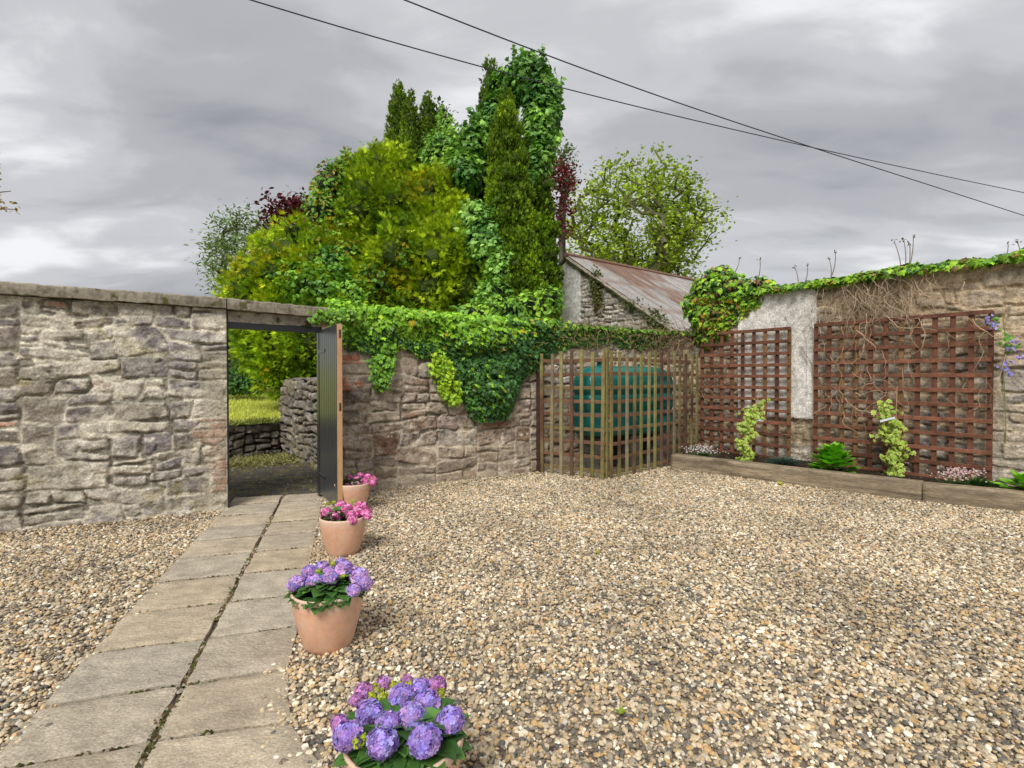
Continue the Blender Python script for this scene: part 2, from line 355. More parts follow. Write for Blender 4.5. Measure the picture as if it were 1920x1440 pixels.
rz_ = gn('FunctionNodeRandomValue', data_type='FLOAT_VECTOR'); rz_.inputs[0].default_value = (0, 0, -.001); rz_.inputs[1].default_value = (0, 0, .016); rz_.inputs['Seed'].default_value = 12
ti = gn('GeometryNodeTranslateInstances'); gl(st_.outputs[0], ti.inputs[0]); gl(rz_.outputs[0], ti.inputs['Translation']); ti.inputs['Local Space'].default_value = False
jn2 = gn('GeometryNodeJoinGeometry'); gl(gi.outputs[0], jn2.inputs[0]); gl(ti.outputs[0], jn2.inputs[0]); gl(jn2.outputs[0], go.inputs[0])
gmod = gravel.modifiers.new('pebbles', 'NODES'); gmod.node_group = ng

# stone path of paving slabs
mb = MB()
rows = [-2.1, -1.62, -1.18, -.78, -.40, 0, .40, .85, 1.33, 1.83, 2.33, 2.79, 3.23, 3.65, 4.13, 4.52]
def slab(mb, quad_, zt, col):
    q = np.array(quad_, float); n = 14
    s, t = np.meshgrid(np.linspace(0, 1, n), np.linspace(0, 1, n), indexing='ij')
    P = (q[0]*((1-s)*(1-t))[..., None]+q[1]*(s*(1-t))[..., None]+q[2]*(s*t)[..., None]+q[3]*((1-s)*t)[..., None])
    edge = np.minimum(np.minimum(s, 1-s), np.minimum(t, 1-t)) == 0
    jit = np.stack([fbm(P[..., 0]*9, P[..., 1]*9, 3, 3), fbm(P[..., 0]*9, P[..., 1]*9, 8, 3)], -1)*.022
    P = P+jit*edge[..., None]
    z = zt+fbm(P[..., 0]*5, P[..., 1]*5, 21, 4)*.010-edge*.006
    top = np.dstack([P, z]).reshape(-1, 3); I = np.arange(n*n).reshape(n, n)
    F = np.stack([I[:-1, :-1], I[1:, :-1], I[1:, 1:], I[:-1, 1:]], -1).reshape(-1, 4)
    ring = np.r_[I[:, 0], I[-1, 1:], I[-2::-1, -1], I[0, -2:0:-1]]
    low = top[ring]-[0, 0, .05]; k = len(ring); b = n*n
    W = np.array([[ring[i], b+i, b+(i+1) % k, ring[(i+1) % k]] for i in range(k)])
    V = np.r_[top, low]
    cn = np.array(col)*(1+.35*fbm(V[:, 0]*7, V[:, 1]*7, 30, 4)[:, None])
    mb.add(V, [F, W], cn)
ctr = 0
for i in range(len(rows)-1):
    for side in (-1, 1):
        t0, t1 = rows[i]+.010, rows[i+1]-.010
        if side < 0: v0, v1, v2, v3 = -.535, -.014, -.014, -.535
        else: v0, v1, v2, v3 = .014, .455, .455, .014
        fl = lambda t: .455 if t > .1 else .455+min(.3, (.1-t)*.48)
        if side > 0: v1, v2 = fl(t0), fl(t1)
        k0 = k1 = 0
        if side > 0 and t0 < .6: k0 = -(.6-t0)*.06; k1 = -(.6-min(t1, .6))*.06
        pts = [M0+U0*(t0)+V0*v0, M0+U0*(t0+k0)+V0*v1, M0+U0*(t1+k1)+V0*v2, M0+U0*t1+V0*v3]
        g = rng.uniform(.9, 1.1); hue = rng.uniform(-.015, .015)
        slab(mb, pts, .026+rng.uniform(-.003, .003), (.47*g+hue, .40*g, .30*g-hue))
path = mb.build('path', M['slab']); tag(path, kind='structure')
# moss and grit in the joints
mb = MB(); n = 2600
tq = rng.uniform(-1.8, 4.5, n); vq = np.where(rng.random(n) < .62, rng.normal(0, .012, n), rng.uniform(-.52, .44, n))
crossj = np.abs(vq) > .04; near = np.array(rows)[np.abs(tq[:, None]-np.array(rows)[None]).argmin(1)]
tq = np.where(crossj, near+rng.normal(0, .004, n), tq)
keep = fbm(tq*2.2, vq*3, 55, 3) > -.06; tq, vq = tq[keep], vq[keep]
P = M0+tq[:, None]*U0+vq[:, None]*V0; P = np.c_[P, np.full(len(P), .012)+rng.uniform(-.004, .008, len(P))]
tvv = np.array([[-.5, -.5, 0], [.5, -.5, 0], [.5, .5, 0], [-.5, .5, 0], [0, 0, .6]]); tff = np.array([[0, 1, 4], [1, 2, 4], [2, 3, 4], [3, 0, 4]])
a = rng.uniform(0, 6.28, len(P)); X = np.c_[np.cos(a), np.sin(a), 0*a]; Y = np.c_[-np.sin(a), np.cos(a), 0*a]; Z = np.repeat([[0, 0, 1.]], len(P), 0)
pal = np.array([(.12, .14, .03), (.20, .14, .06), (.36, .30, .2), (.09, .09, .04), (.45, .4, .32), (.16, .10, .05)])
mb.scatter(tvv, tff, P, X, Y, Z, rng.uniform(.010, .022, len(P)), pal[rng.integers(0, 6, len(P))])
o = mb.build('moss', M['soil']); tag(o, 'thin line of moss and grit filling the joints between path slabs', 'moss', kind='stuff')

# beyond the doorway: road, lawn
road = [tuple(WA0+[0, .2]), tuple(WB+[-.1, .05]), tuple(WC+[0, .05]), (-2.0, 6.75), (-2.88, 7.95), (-4.2, 9.95), (-4.95, 8.85), (-6.5, 6.15), (-8.5, 4.5)]
flat('road', road, .012, M['asphalt'], (.085, .078, .07))
lz = lambda x, y: .60+.054*(y-8.9)
flat('lawn', [(-6.5, 6.2), (-4.95, 8.93), (-4.30, 9.95), (-3.02, 8.2), (-2.1, 7.1), (.4, 8.5), (3.5, 10.1), (12, 14), (14, 60), (-45, 60), (-45, 3), (-9, 3)], 0, M['grassland'], (.50, .54, .10), zf=lz)
mb = MB()
def blades(mb, P, h, cols, lean=.5):
    n = len(P); a = rng.uniform(0, 6.28, n)
    Y = nrm(np.c_[rng.normal(0, lean, n), rng.normal(0, lean, n), np.ones(n)]); X = nrm(np.cross(Y, np.c_[np.cos(a), np.sin(a), 0*a])); Z = np.cross(X, Y)
    tv_ = np.array([[-.08, 0, 0], [.08, 0, 0], [.05, .6, .05], [0, 1, .18]]); tf_ = np.array([[0, 1, 2], [0, 2, 3]])
    mb.scatter(tv_, tf_, P, X, Y, Z, h, cols)
n = 26000; gx_ = rng.uniform(-9, -2.2, n); gy_ = 8.2+rng.random(n)**1.6*8.5
k = (inpoly(gx_, gy_, [(-6.5, 6.2), (-4.95, 8.93), (-4.30, 9.95), (-3.02, 8.3), (-1, 12), (-1, 18), (-12, 18)]))
P = np.c_[gx_, gy_, lz(gx_, gy_)][k]; g = fbm(P[:, 0]*1.2, P[:, 1]*1.2, 61, 3)[:, None]
cols = np.array([.62, .68, .10])*(1+g*.9)+rng.normal(0, .02, (len(P), 3))*[1, .8, .3]; cols = np.clip(cols, .01, 1)
dryc = rng.random(len(P)) < .25; cols[dryc] = cols[dryc]*.3+np.array([.42, .36, .13])*.7
blades(mb, P, rng.uniform(.05, .12, len(P)), cols, .8)
# longer fringe at the edge of the retaining wall and clippings on the road
n = 2600; s = rng.random(n); P = np.c_[-4.35-s*2.1+rng.normal(0, .06, n), 9.75-s*3.3+rng.normal(0, .06, n), np.full(n, .62)]
blades(mb, P, rng.uniform(.06, .16, n), np.array([.30, .34, .08])*rng.uniform(.6, 1.4, (n, 1)), 1.2)
n = 5000; c = np.array([-4.05, 8.9]); P = np.c_[c+rng.normal(0, 1, (n, 2))@np.array([[.42, .25], [.0, .28]]), np.full(n, .015)]
keep = inpoly(P[:, 0], P[:, 1], road); P = P[keep]; P[:, 2] += rng.uniform(0, .05, len(P))
blades(mb, P, rng.uniform(.04, .12, len(P)), np.array([.34, .33, .12])*rng.uniform(.5, 1.3, (len(P), 1)), 2.2)
n = 1500; P = np.c_[rng.uniform(-4.9, -2.3, n), rng.uniform(6.1, 8.8, n), np.full(n, .014)]; P = P[inpoly(P[:, 0], P[:, 1], road)]
blades(mb, P, rng.uniform(.03, .07, len(P)), np.array([.34, .28, .13])*rng.uniform(.4, 1.3, (len(P), 1)), 3)
o = mb.build('grass', M['leaf']); tag(o, 'mown grass and dry clippings on the lawn seen through the doorway', 'grass', kind='stuff')

# ------------------------------------------------------------------ rubble walls
def guillotine(x0, y0, x1, y1, r, S, out):
    w_, h_ = x1-x0, y1-y0
    mw, mh = r.uniform(*S['w']), r.uniform(*S['h'])
    if w_ < mw and h_ < mh: out.append((x0, y0, x1, y1)); return
    if w_/max(h_, 1e-6) > S.get('asp', 1.9)*r.uniform(.7, 1.3):
        c = x0+w_*r.uniform(.33, .67); guillotine(x0, y0, c, y1, r, S, out); guillotine(c, y0, x1, y1, r, S, out)
    else:
        c = y0+h_*r.uniform(.33, .67); guillotine(x0, y0, x1, c, r, S, out); guillotine(x0, c, x1, y1, r, S, out)
STY = dict(
 left=dict(w=(.26, .85), h=(.11, .34), pal=[(.21, .185, .18), (.25, .22, .215), (.18, .16, .158), (.22, .19, .155), (.29, .26, .24), (.20, .178, .175), (.25, .22, .18), (.16, .135, .115)], mortar=(.52, .475, .385), brick=.05, smear=.68, prot=.0125, lichen=.7, gain=1.22),
 back=dict(w=(.30, .80), h=(.15, .42), pal=[(.22, .15, .115), (.25, .18, .14), (.18, .135, .115), (.27, .21, .165), (.21, .16, .14), (.26, .225, .19), (.19, .115, .085), (.27, .22, .175)], mortar=(.40, .345, .27), brick=.01, smear=.44, prot=.016, gain=1.32, lichen=.35),
 right=dict(w=(.26, .75), h=(.13, .34), pal=[(.36, .29, .21), (.33, .30, .26), (.40, .33, .24), (.28, .25, .22), (.43, .37, .28), (.25, .22, .20), (.37, .28, .19)], mortar=(.42, .33, .23), brick=0, smear=.6, prot=.015, lichen=.15),
 dry=dict(w=(.18, .52), h=(.12, .36), pal=[(.17, .155, .13), (.21, .19, .16), (.14, .125, .11), (.24, .21, .17), (.19, .165, .12)], mortar=(.06, .05, .035), brick=0, smear=.04, prot=.05, lichen=1.1),
 shed=dict(w=(.2, .55), h=(.1, .26), pal=[(.36, .33, .30), (.30, .28, .26), (.42, .39, .36), (.25, .23, .21), (.48, .45, .42)], mortar=(.30, .27, .23), brick=0, smear=.3, prot=.035, lichen=.3),
)
def wall(name, A, B, z0, ztop, thick, style, seed, res=.0125, parent=None, over=None, skew=0, rough=.015, prof=None):
    A = np.array(A, float); B = np.array(B, float); Ln = np.linalg.norm(B-A); d = (B-A)/Ln; nn = np.array([d[1], -d[0]])
    S = STY[style]; zt = ztop if callable(ztop) else (lambda u: np.full_like(u, ztop))
    nu = int(Ln/res)+1; u = np.linspace(0, Ln, nu); H = float(np.max(zt(u)))-z0; nv = int(H/res)+1; v = np.linspace(0, 1, nv)
    U, Vv = np.meshgrid(u, v, indexing='ij'); ZT = zt(u)[:, None]; Zr = z0+Vv*(ZT-z0)+0*U; Z = Zr-z0
    o = seed*17.3
    wu = U+.17*fbm(U*1.5+o, Z*1.9, seed, 2)+.045*fbm(U*7+o, Z*7, seed+5, 4)
    wv = Z+.15*fbm(U*1.3+o, Z*1.5+9, seed+9, 2)+.042*fbm(U*6+o, Z*8+4, seed+12, 4)
    r = random.Random(seed); rects = []; x = -.4
    while x < Ln+.4:
        cw = r.uniform(.9, 1.9); guillotine(x, -.3, x+cw, H+.3, r, S, rects); x += cw
    RC = np.array(rects); rs_ = .01; ox, oy = -.4, -.3
    gw, gh = int((Ln+3)/rs_), int((H+.7)/rs_)+2; ids = np.zeros((gw, gh), int)
    for i, (a, b, c, e_) in enumerate(rects): ids[max(0, int((a-ox)/rs_)):int((c-ox)/rs_), max(0, int((b-oy)/rs_)):int((e_-oy)/rs_)] = i
    ii = ids[np.clip(((wu-ox)/rs_).astype(int), 0, gw-1), np.clip(((wv-oy)/rs_).astype(int), 0, gh-1)]
    q = RC[ii]; hx = (q[..., 2]-q[..., 0])/2; hy = (q[..., 3]-q[..., 1])/2; rg = np.random.default_rng(seed); K = len(RC)
    k1, k2 = rg.normal(0, .16, K)[ii], rg.normal(0, .10, K)[ii]; du_, dv_ = wu-(q[..., 0]+hx), wv-(q[..., 1]+hy)
    px_ = np.abs(du_+k1*dv_); py_ = np.abs(dv_+k2*du_)
    rad = rg.uniform(.008, .05, K)[ii]; rad = np.minimum(rad, np.minimum(hx, hy)*.9)
    qx = px_-(hx-rad); qy = py_-(hy-rad)
    sdf = np.hypot(np.maximum(qx, 0), np.maximum(qy, 0))+np.minimum(np.maximum(qx, qy), 0)-rad
    dist = -sdf
    jw = .003+.017*np.clip(fbm(U*3+o, Z*3, seed+20, 2)+.35, 0, 1)*rg.uniform(.4, 1.5, K)[ii]
    m = sstep(jw, jw+.009+.012*rg.random(K)[ii], dist)
    sm = fbm(U*2.3+o, Z*2.6, seed+30, 4)+.55*fbm(U*11, Z*12+o, seed+33, 3); smear = sstep(.5-S['smear']*.75, .62-S['smear']*.75+.12, sm+.18)
    smh = rg.random(K)[ii]; smear = smear*np.clip(.25+smh*1.3, 0, 1)
    mc = m*(1-.85*smear)
    prot = rg.uniform(.35, 1.15, K)[ii]
    tx, ty = rg.normal(0, .05, K)[ii], rg.normal(0, .05, K)[ii]
    face = prot*S['prot']+tx*(wu-(q[..., 0]+hx))+ty*(wv-(q[..., 1]+hy))
    rough_n = fbm(U*7+o, Z*13, seed+40, 5, .62)+.9*(.22-np.abs(fbm(U*5+o, Z*8, seed+44, 4)))
    h = m*(face)*(1-.35*smear)+rough_n*rough*(1+1.4*m)+.05*fbm(U*.8, Z*.8+o, seed+50, 2)
    joint = (1-m)*sstep(0.0, .15, fbm(U*4+o, Z*5, seed+52, 3)+.02); deep = (1-m)*sstep(.08, .16, fbm(U*2.6+o, Z*4.2, seed+54, 3)); h = h-joint*.009-deep*.018; joint = np.maximum(joint, deep)
    h = h-.010*np.exp(-((dist-.004)/.006)**2)*(fbm(U*5, Z*5+o, seed+53, 2) > 0)
    if prof is not None: h = h+prof(U, Zr)
    pal = np.array(S['pal']); sc_ = pal[rg.integers(0, len(pal), K)]*rg.uniform(.8, 1.2, (K, 1))
    br = (rg.random(K) < S['brick']) & ((RC[:, 2]-RC[:, 0]) < .36) & ((RC[:, 3]-RC[:, 1]) < .17); sc_[br] = np.array([.36, .14, .09])*rg.uniform(.8, 1.2, (br.sum(), 1))
    C = sc_[ii]*(1+.75*fbm(U*6+o, Z*13, seed+60, 5, .65))[..., None]
    C = C*(1-.25*sstep(.1, .3, fbm(U*13, Z*15+o, seed+63, 3)))[..., None]
    mo = np.array(S['mortar'])*(1+.5*fbm(U*5, Z*5+o, seed+66, 4))[..., None]
    pits = sstep(.20, .27, fbm(U*16+o, Z*20, seed+64, 3)); h = h-pits*.010; C = C*(1-.45*pits)[..., None]
    st_ = sstep(.10, .24, fbm(U*5+o, Z*22, seed+65, 4)); C = C*(1-.22*st_)[..., None]
    pl = sstep(.08, .22, fbm(U*10+o, Z*9, seed+67, 4))*.30; C = C*(1-pl[..., None])+np.array([.46, .43, .38])*pl[..., None]
    mo = np.where((joint > .5)[..., None], mo*.45, mo)
    C = C*mc[..., None]+mo*(1-mc)[..., None]
    gr = sstep(.02, .26, fbm(U*1.6+o, Z*1.6, seed+90, 4)+.4*fbm(U*14, Z*14, seed+91, 2))*.35
    C = C*(1-gr)[..., None]+np.array([.17, .145, .11])*gr[..., None]
    li = sstep(.17, .26, fbm(U*3+o, Z*3.4, seed+70, 5, .6))*S['lichen']*.55; li = np.clip(li, 0, .8)
    C = C*(1-li[..., None])+np.array([.25, .21, .06])*li[..., None]
    wl = sstep(.26, .31, fbm(U*9+o, Z*9.4, seed+75, 4))*.6; C = C*(1-wl[..., None])+np.array([.55, .52, .46])*wl[..., None]
    if over is not None: h, C = over(U, Zr, h, C, dict(m=m, fb=lambda a, b, s_, oc=4: fbm(U*a+o, Z*b, s_+seed, oc)))
    P = np.dstack([A[0]+d[0]*U+nn[0]*h, A[1]+d[1]*U+nn[1]*h, Zr+0*U])
    C = np.clip(C*S.get('gain', 1.28), .01, .82)
    I = np.arange(nu*nv).reshape(nu, nv); F = np.stack([I[:-1, :-1], I[1:, :-1], I[1:, 1:], I[:-1, 1:]], -1).reshape(-1, 4)
    mb = MB(); mb.add(P.reshape(-1, 3), [F], C.reshape(-1, 3))
    # top / ends / back
    def strip(row, col, k=6, wob=.02):
        pts = np.array([row-np.array([nn[0]-d[0]*skew, nn[1]-d[1]*skew, 0])*(thick*j/k) for j in range(k+1)])
        pts[1:-1, :, 2] += fbm(pts[1:-1, :, 0]*5, pts[1:-1, :, 1]*5, seed+80, 3)*wob*2
        J = np.arange(pts.shape[0]*pts.shape[1]).reshape(pts.shape[:2])
        FF = np.stack([J[:-1, :-1], J[:-1, 1:], J[1:, 1:], J[1:, :-1]], -1).reshape(-1, 4)
        cc = np.repeat(np.array(col)[None], pts.shape[0]*pts.shape[1], 0)*(1+.6*fbm(pts[..., 0].ravel()*6, pts[..., 2].ravel()*6+pts[..., 1].ravel()*6, seed+81, 4))[:, None]
        mb.add(pts.reshape(-1, 3), [FF], cc)
    avg = tuple(np.mean(S['pal'], 0)*1.05)
    strip(P[:, -1][::-1], avg, wob=.03 if style != 'shed' else 0); strip(P[0, :][::-1], avg); strip(P[-1, :], avg)
    b0 = np.r_[A-nn*thick, z0]; top = P[:, -1]-np.array([nn[0]-d[0]*skew, nn[1]-d[1]*skew, 0])*thick; bot = top.copy(); bot[:, 2] = z0
    V = np.r_[top, bot]; n_ = len(top); FF = np.stack([np.arange(n_-1), np.arange(n_-1)+n_, np.arange(1, n_)+n_, np.arange(1, n_)], -1)[:, ::-1]
    mb.add(V, [FF], avg)
    return mb.build(name, M['stone'], parent, smooth=True)

def ov_left(U, Z, h, C, k):
    Ln = U.max(); e_ = Ln-U                              # distance from the doorway end
    edge = sstep(.42, .0, e_+.25*k['fb'](2, 3, 101))      # lime-smeared pier at the doorway
    patch = sstep(.15, .75, edge)*sstep(-.05, .2, k['fb'](3, 2, 103)+.1)
    C = C*(1-patch[..., None]*.7)+np.array([.34, .30, .22])*patch[..., None]*.7; h = h*(1-.6*patch)
    bz = (Z < 1.0) & (Z > .2); by = np.floor((Z-.2)/.085); bu = (e_+(by % 2)*.11)/.22; fy = (Z-.2)/.085-by; fu = bu-np.floor(bu)
    inb = (fy > .14)*(fu > .06)*1.
    bm_ = bz*(e_ < .26+.10*np.sin(by*2.1))*sstep(-.1, .05, k['fb'](4, 4, 107)); rid = vnoise(np.floor(bu)*3.3, by*2.7, 5)
    bc = np.stack([.27+.12*rid, .16+.08*rid, .12+.05*rid], -1)*inb[..., None]+np.array([.40, .34, .26])*(1-inb)[..., None]
    C = C*(1-bm_[..., None]*.65)+bc*bm_[..., None]*.65; h = np.where(bm_ > .5, .012*inb+h*.4, h)
    return h, C
left = empty('stone_wall', (*WA0, 0)); tag(left, 'grey rubble stone wall with concrete coping, left of the doorway', 'wall')
wall('masonry', WA0, WB, -.05, lambda u: 2.228-.045*u/u.max(), .40, 'left', 3, res=.0115, parent=left, over=ov_left)
def ov_back(U, Z, h, C, k):
    top = sstep(1.35, 1.7, Z+.5*k['fb'](2, 2, 111))*sstep(2.2, 1.2, U)
    C = C*(1-top[..., None]*.55)+np.array([.34, .29, .21])*top[..., None]*.55; h = h*(1-.4*top)
    base = sstep(.55, .2, Z+.25*k['fb'](2, 2, 113)-.05*U)
    C = C*(1-base[..., None]*.4)+np.array([.33, .28, .20])*base[..., None]*.4; h = h*(1-.3*base)+base*.03
    bz = (Z > 1.62) & (Z < 2.25) | ((Z > 1.28) & (Z < 1.46)); by = np.floor(Z/.082); bu = (U+(by % 2)*.12)/.24; fy = Z/.082-by; fu = bu-np.floor(bu); inb = (fy > .14)*(fu > .05)*1.
    bm_ = bz*(U < .36+.16*np.sin(by*1.7))*sstep(-.14, .0, k['fb'](4, 4, 117)); rid = vnoise(np.floor(bu)*3.3, by*2.7, 7)
    bc = np.stack([.30+.16*rid, .10+.08*rid, .07+.05*rid], -1)*inb[..., None]+np.array([.36, .30, .23])*(1-inb)[..., None]
    C = C*(1-bm_[..., None]*.9)+bc*bm_[..., None]*.9; h = np.where(bm_ > .5, .014*inb+h*.3, h)
    return h, C
wall('stone_wall', WC, WD+(WD-WC)/np.linalg.norm(WD-WC)*.05, -.05, 2.20, .40, 'back', 11, res=.0115, over=ov_back, skew=.36)
tag(bpy.context.scene.collection.objects[-1], 'reddish brown rubble stone wall behind the terracotta pots, draped with ivy', 'wall')
o = wall('stone_wall', WD, CR+(CR-WD)/np.linalg.norm(CR-WD)*.3, -.05, 2.24, .42, 'right', 17, res=.015)
tag(o, 'low stone wall behind the green tank and its lattice screen', 'wall')

def ov_right(U, Z, h, C, k):
    s = U-2.17                                              # 0 at the left edge of the wide trellis
    # warm earthy mortar wash on the upper wall
    up = sstep(1.75, 2.15, Z+.5*k['fb'](1.5, 1.5, 121))*sstep(.0, .5, s)*.5
    base = np.array([.43, .33, .22])*(1+.7*k['fb'](5, 6, 123, 5))[..., None]
    C = C*(1-up[..., None])+base*up[..., None]; h = h*(1-.35*up)+up*.02
    # pale grey blocks at the right, low down
    lo = sstep(1.9, 1.5, Z+.3*k['fb'](2, 2, 125))*sstep(1.6, 2.1, s)*.5
    C = C*(1-lo[..., None])+(C*.4+np.array([.34, .315, .27])*(1+.9*k['fb'](4, 7, 126, 5))[..., None]*.75)*lo[..., None]
    # smooth lime render patch
    e1 = -1.28+.05*k['fb'](3, 3, 127); e2 = -.03
    rm = ((s > e1) & (s < e2) & (Z > .80+.05*k['fb'](5, 5, 128)))
    rcol = np.array([.56, .535, .50])*(1+.30*k['fb'](1.6, 1.6, 129, 5)+.12*k['fb'](9, 9, 130))[..., None]
    C = np.where(rm[..., None], rcol, C); h = np.where(rm, .055+.006*k['fb'](3, 3, 131), h)
    lowr = (s > e1) & (s < e2) & ~rm
    lc = np.array([.40, .33, .22])*(1+.8*k['fb'](5, 5, 133, 5))[..., None]; wm = sstep(.42, .3, Z+.2*k['fb'](4, 4, 134)); lc = lc*(1-wm[..., None])+np.array([.52, .50, .44])*wm[..., None]
    C = np.where(lowr[..., None], C*.3+lc*.7, C)
    return h, C
o = wall('stone_wall', CR, RE, -.05, lambda u: 2.82+.03*np.sin(u*2.3)+.02*np.sin(u*7), .45, 'right', 29, over=ov_right)
tag(o, 'tall tan stone wall with a pale lime-rendered patch, behind the brown trellises', 'wall')

# walls past the doorway
def ptop(u): return 1.40-.10*np.exp(-(u/.18)**2)+.02*np.sin(u*9)+.02*np.sin(u*23)
o = wall('stone_wall', (-4.30, 9.78), (-2.02, 6.88), -.05, ptop, .42, 'dry', 41, res=.016, rough=.02)
tag(o, 'mossy dry-stone wall with rounded end, half hidden behind the open door', 'wall')
o = wall('stone_wall', (-6.6, 6.0), (-4.32, 9.86), -.05, lambda u: .60+.02*np.sin(u*8), .35, 'dry', 47, res=.018)
tag(o, 'low dark retaining wall holding up the lawn beyond the doorway', 'wall')

# coping, lintel, gate frame
def beam(mb, p0, p1, z0, z1, dep, back, col, n=60, wob=.006, slope=0):
    """long block from p0 to p1, front face set 'dep' towards the yard, 'back' behind the line"""
    p0 = np.array(p0, float); p1 = np.array(p1, float); d = nrm(p1-p0); nn = np.array([d[1], -d[0]])
    s = np.linspace(0, 1, n); prof = [(dep, z0+.0), (dep+.004, (z0+z1)/2), (dep, z1-.012), (dep-.015, z1), ((dep-back)/2, z1+.01), (-back+.02, z1), (-back, z1-.02), (-back, z0)]
    V = []
    for a, z in prof:
        q = p0+(p1-p0)*s[:, None]+nn*a; zz = z+slope*s
        q = q+nn*(fbm(s*n*.5+a*9, np.full(n, z*5), 200, 3)*wob*2)[:, None]
        V.append(np.c_[q, zz+fbm(s*n*.45, np.full(n, a*7+z), 203, 3)*wob*1.6])
    V = np.array(V); m_ = len(prof); I = np.arange(m_*n).reshape(m_, n); J = np.roll(I, -1, 0)
    F = np.stack([I[:, :-1], I[:, 1:], J[:, 1:], J[:, :-1]], -1).reshape(-1, 4)
    c = np.array(col)*(1+.5*fbm(V[..., 0].ravel()*5, V[..., 2].ravel()*9+V[..., 1].ravel()*5, 210, 4))[:, None]
    mb.add(V.reshape(-1, 3), [F, np.array([I[:, 0][::1]]), np.array([I[:, -1][::-1]])], c)
mb = MB(); beam(mb, WA0, WB, 2.235, 2.345, .075, .46, (.27, .235, .185), 160, .011, -.045)
mb.build('coping', M['concrete'], left)
mb = MB(); beam(mb, WB+[.004, .002], WC+[.15, .08], 2.182, 2.298, .075, .46, (.27, .235, .185), 60, .011, -.03); mb.build('coping', M['concrete'], left)
mb = MB(); beam(mb, WB+[.0, .03], WC+[.02, .03], 2.055, 2.180, .0, .40, (.42, .37, .30), 40, .005, -.01); mb.build('lintel', M['concrete'], left)
gf = empty('gate_frame', (*WB, 0)); tag(gf, 'thin black steel frame lining the doorway in the stone wall', 'door frame')
dd = nrm(WC-WB); ang = math.atan2(dd[1], dd[0])
mb = MB(); mid = (WB+WC)/2+np.array([-dd[1], dd[0]])*.07; mb.box((*mid, 2.02), (np.linalg.norm(WC-WB)-.005, .09, .078), ang, (.025, .025, .028), bev=.004); mb.build('frame_head', M['black'], gf)
for q, k in ((WB+dd*.010, 0), (WC-dd*.03, 1)):
    mb = MB(); q = q+np.array([-dd[1], dd[0]])*.04; mb.box((*q, 1.0), (.016, .09, 1.96), ang, (.03, .03, .033), bev=.004); mb.build('frame_jamb', M['black'], gf)

# open door leaf
Hh = np.array([-2.285, 6.20]); Lt = np.array([-1.82, 5.42]); ld = nrm(Lt-Hh); la = math.atan2(ld[1], ld[0]); lw = np.linalg.norm(Lt-Hh); side = np.array([-ld[1], ld[0]])
door = empty('wooden_door', (*Hh, 0)); tag(door, 'tall black boarded wooden door standing open beside the pots', 'door')
mb = MB(); nb = 9
for i in range(nb):
    c = Hh+ld*(lw*(i+.5)/nb)+side*.030
    mb.box((*c, 1.035), (lw/nb-.007, .058, 1.93), la, (.045, .047, .052), bev=.005)
c = Hh+ld*lw/2+side*.034; mb.box((*c, 1.035), (lw-.01, .040, 1.92), la, (.03, .03, .032))
mb.build('door_boards', M['black'], door)
mb = MB(); c = Lt+ld*.006+side*.031; mb.box((*c, 1.035), (.012, .052, 1.935), la, (.50, .30, .155), bev=.002)
eg = mb.build('door_edge', M['tan'], door); eg['label'] = 'bare tan timber edge of the door'
for z in (1.90, 1.14):
    mb = MB(); c = Lt+ld*.0135+side*.034; mb.box((*c, z), (.004, .020, .085), la, (.06, .04, .03), bev=.001); mb.build('mortice_shade', M['black'], door)  # dark insert: the shade inside a lock mortice hole, put in as colour
for z in (1.75, .3):
    mb = MB(); c = Hh+ld*.16+side*-.003; mb.box((*c, z), (.34, .006, .04), la, (.03, .03, .032), bev=.002); mb.build('hinge', M['black'], door)

# ------------------------------------------------------------------ trellises on the tall wall
def trellis(name, s0, s1, z0, z1, nv, nh, label, seed):
    r = np.random.default_rng(seed)
    wn = np.array([RD[1], -RD[0]]) # normal towards the yard
    if wn[0] > 0: wn = -wn
    base = RL+RD*s0+wn*.12; t_ = empty(name, (*base, z0)); tag(t_, label, 'trellis')
    a = math.atan2(RD[1], RD[0])
    for i in range(nv):
        s = s0+.02+(s1-s0-.04)*i/(nv-1); c = RL+RD*s+wn*(.105+r.normal(0, .002)); mb = MB()
        g = r.uniform(.75, 1.25); col = np.array([.155, .064, .038])*g
        if r.random() < .3: col = col*.7+np.array([.30, .22, .07])*.3
        mb.box((*c, (z0+z1)/2), (.056, .020, z1-z0), a, col, tilt=r.normal(0, .002), bev=.003)
        mb.build('vertical_batten', M['wood'], t_)
    for j in range(nh):
        z = z0+.03+(z1-z0-.05)*j/(nh-1)+r.normal(0, .004); c = RL+RD*(s0+s1)/2+wn*(.128+r.normal(0, .001)); mb = MB()
        g = r.uniform(.75, 1.3); col = np.array([.19, .080, .048])*g
        mb.box((*c, z), (s1-s0+r.uniform(-.01, .012), .022, .052), a, col, tilt=r.normal(0, .002), bev=.004)
        mb.build('horizontal_batten', M['wood'], t_)
    return t_
trellis('trellis', -1.94, -.38, .14, 2.22, 9, 12, 'square brown trellis over the white render, nearest the tank enclosure', 5)
trellis('trellis', -.03, 1.97, .14, 2.24, 12, 12, 'wide brown trellis carrying dry vine stems, right of the white render', 6)

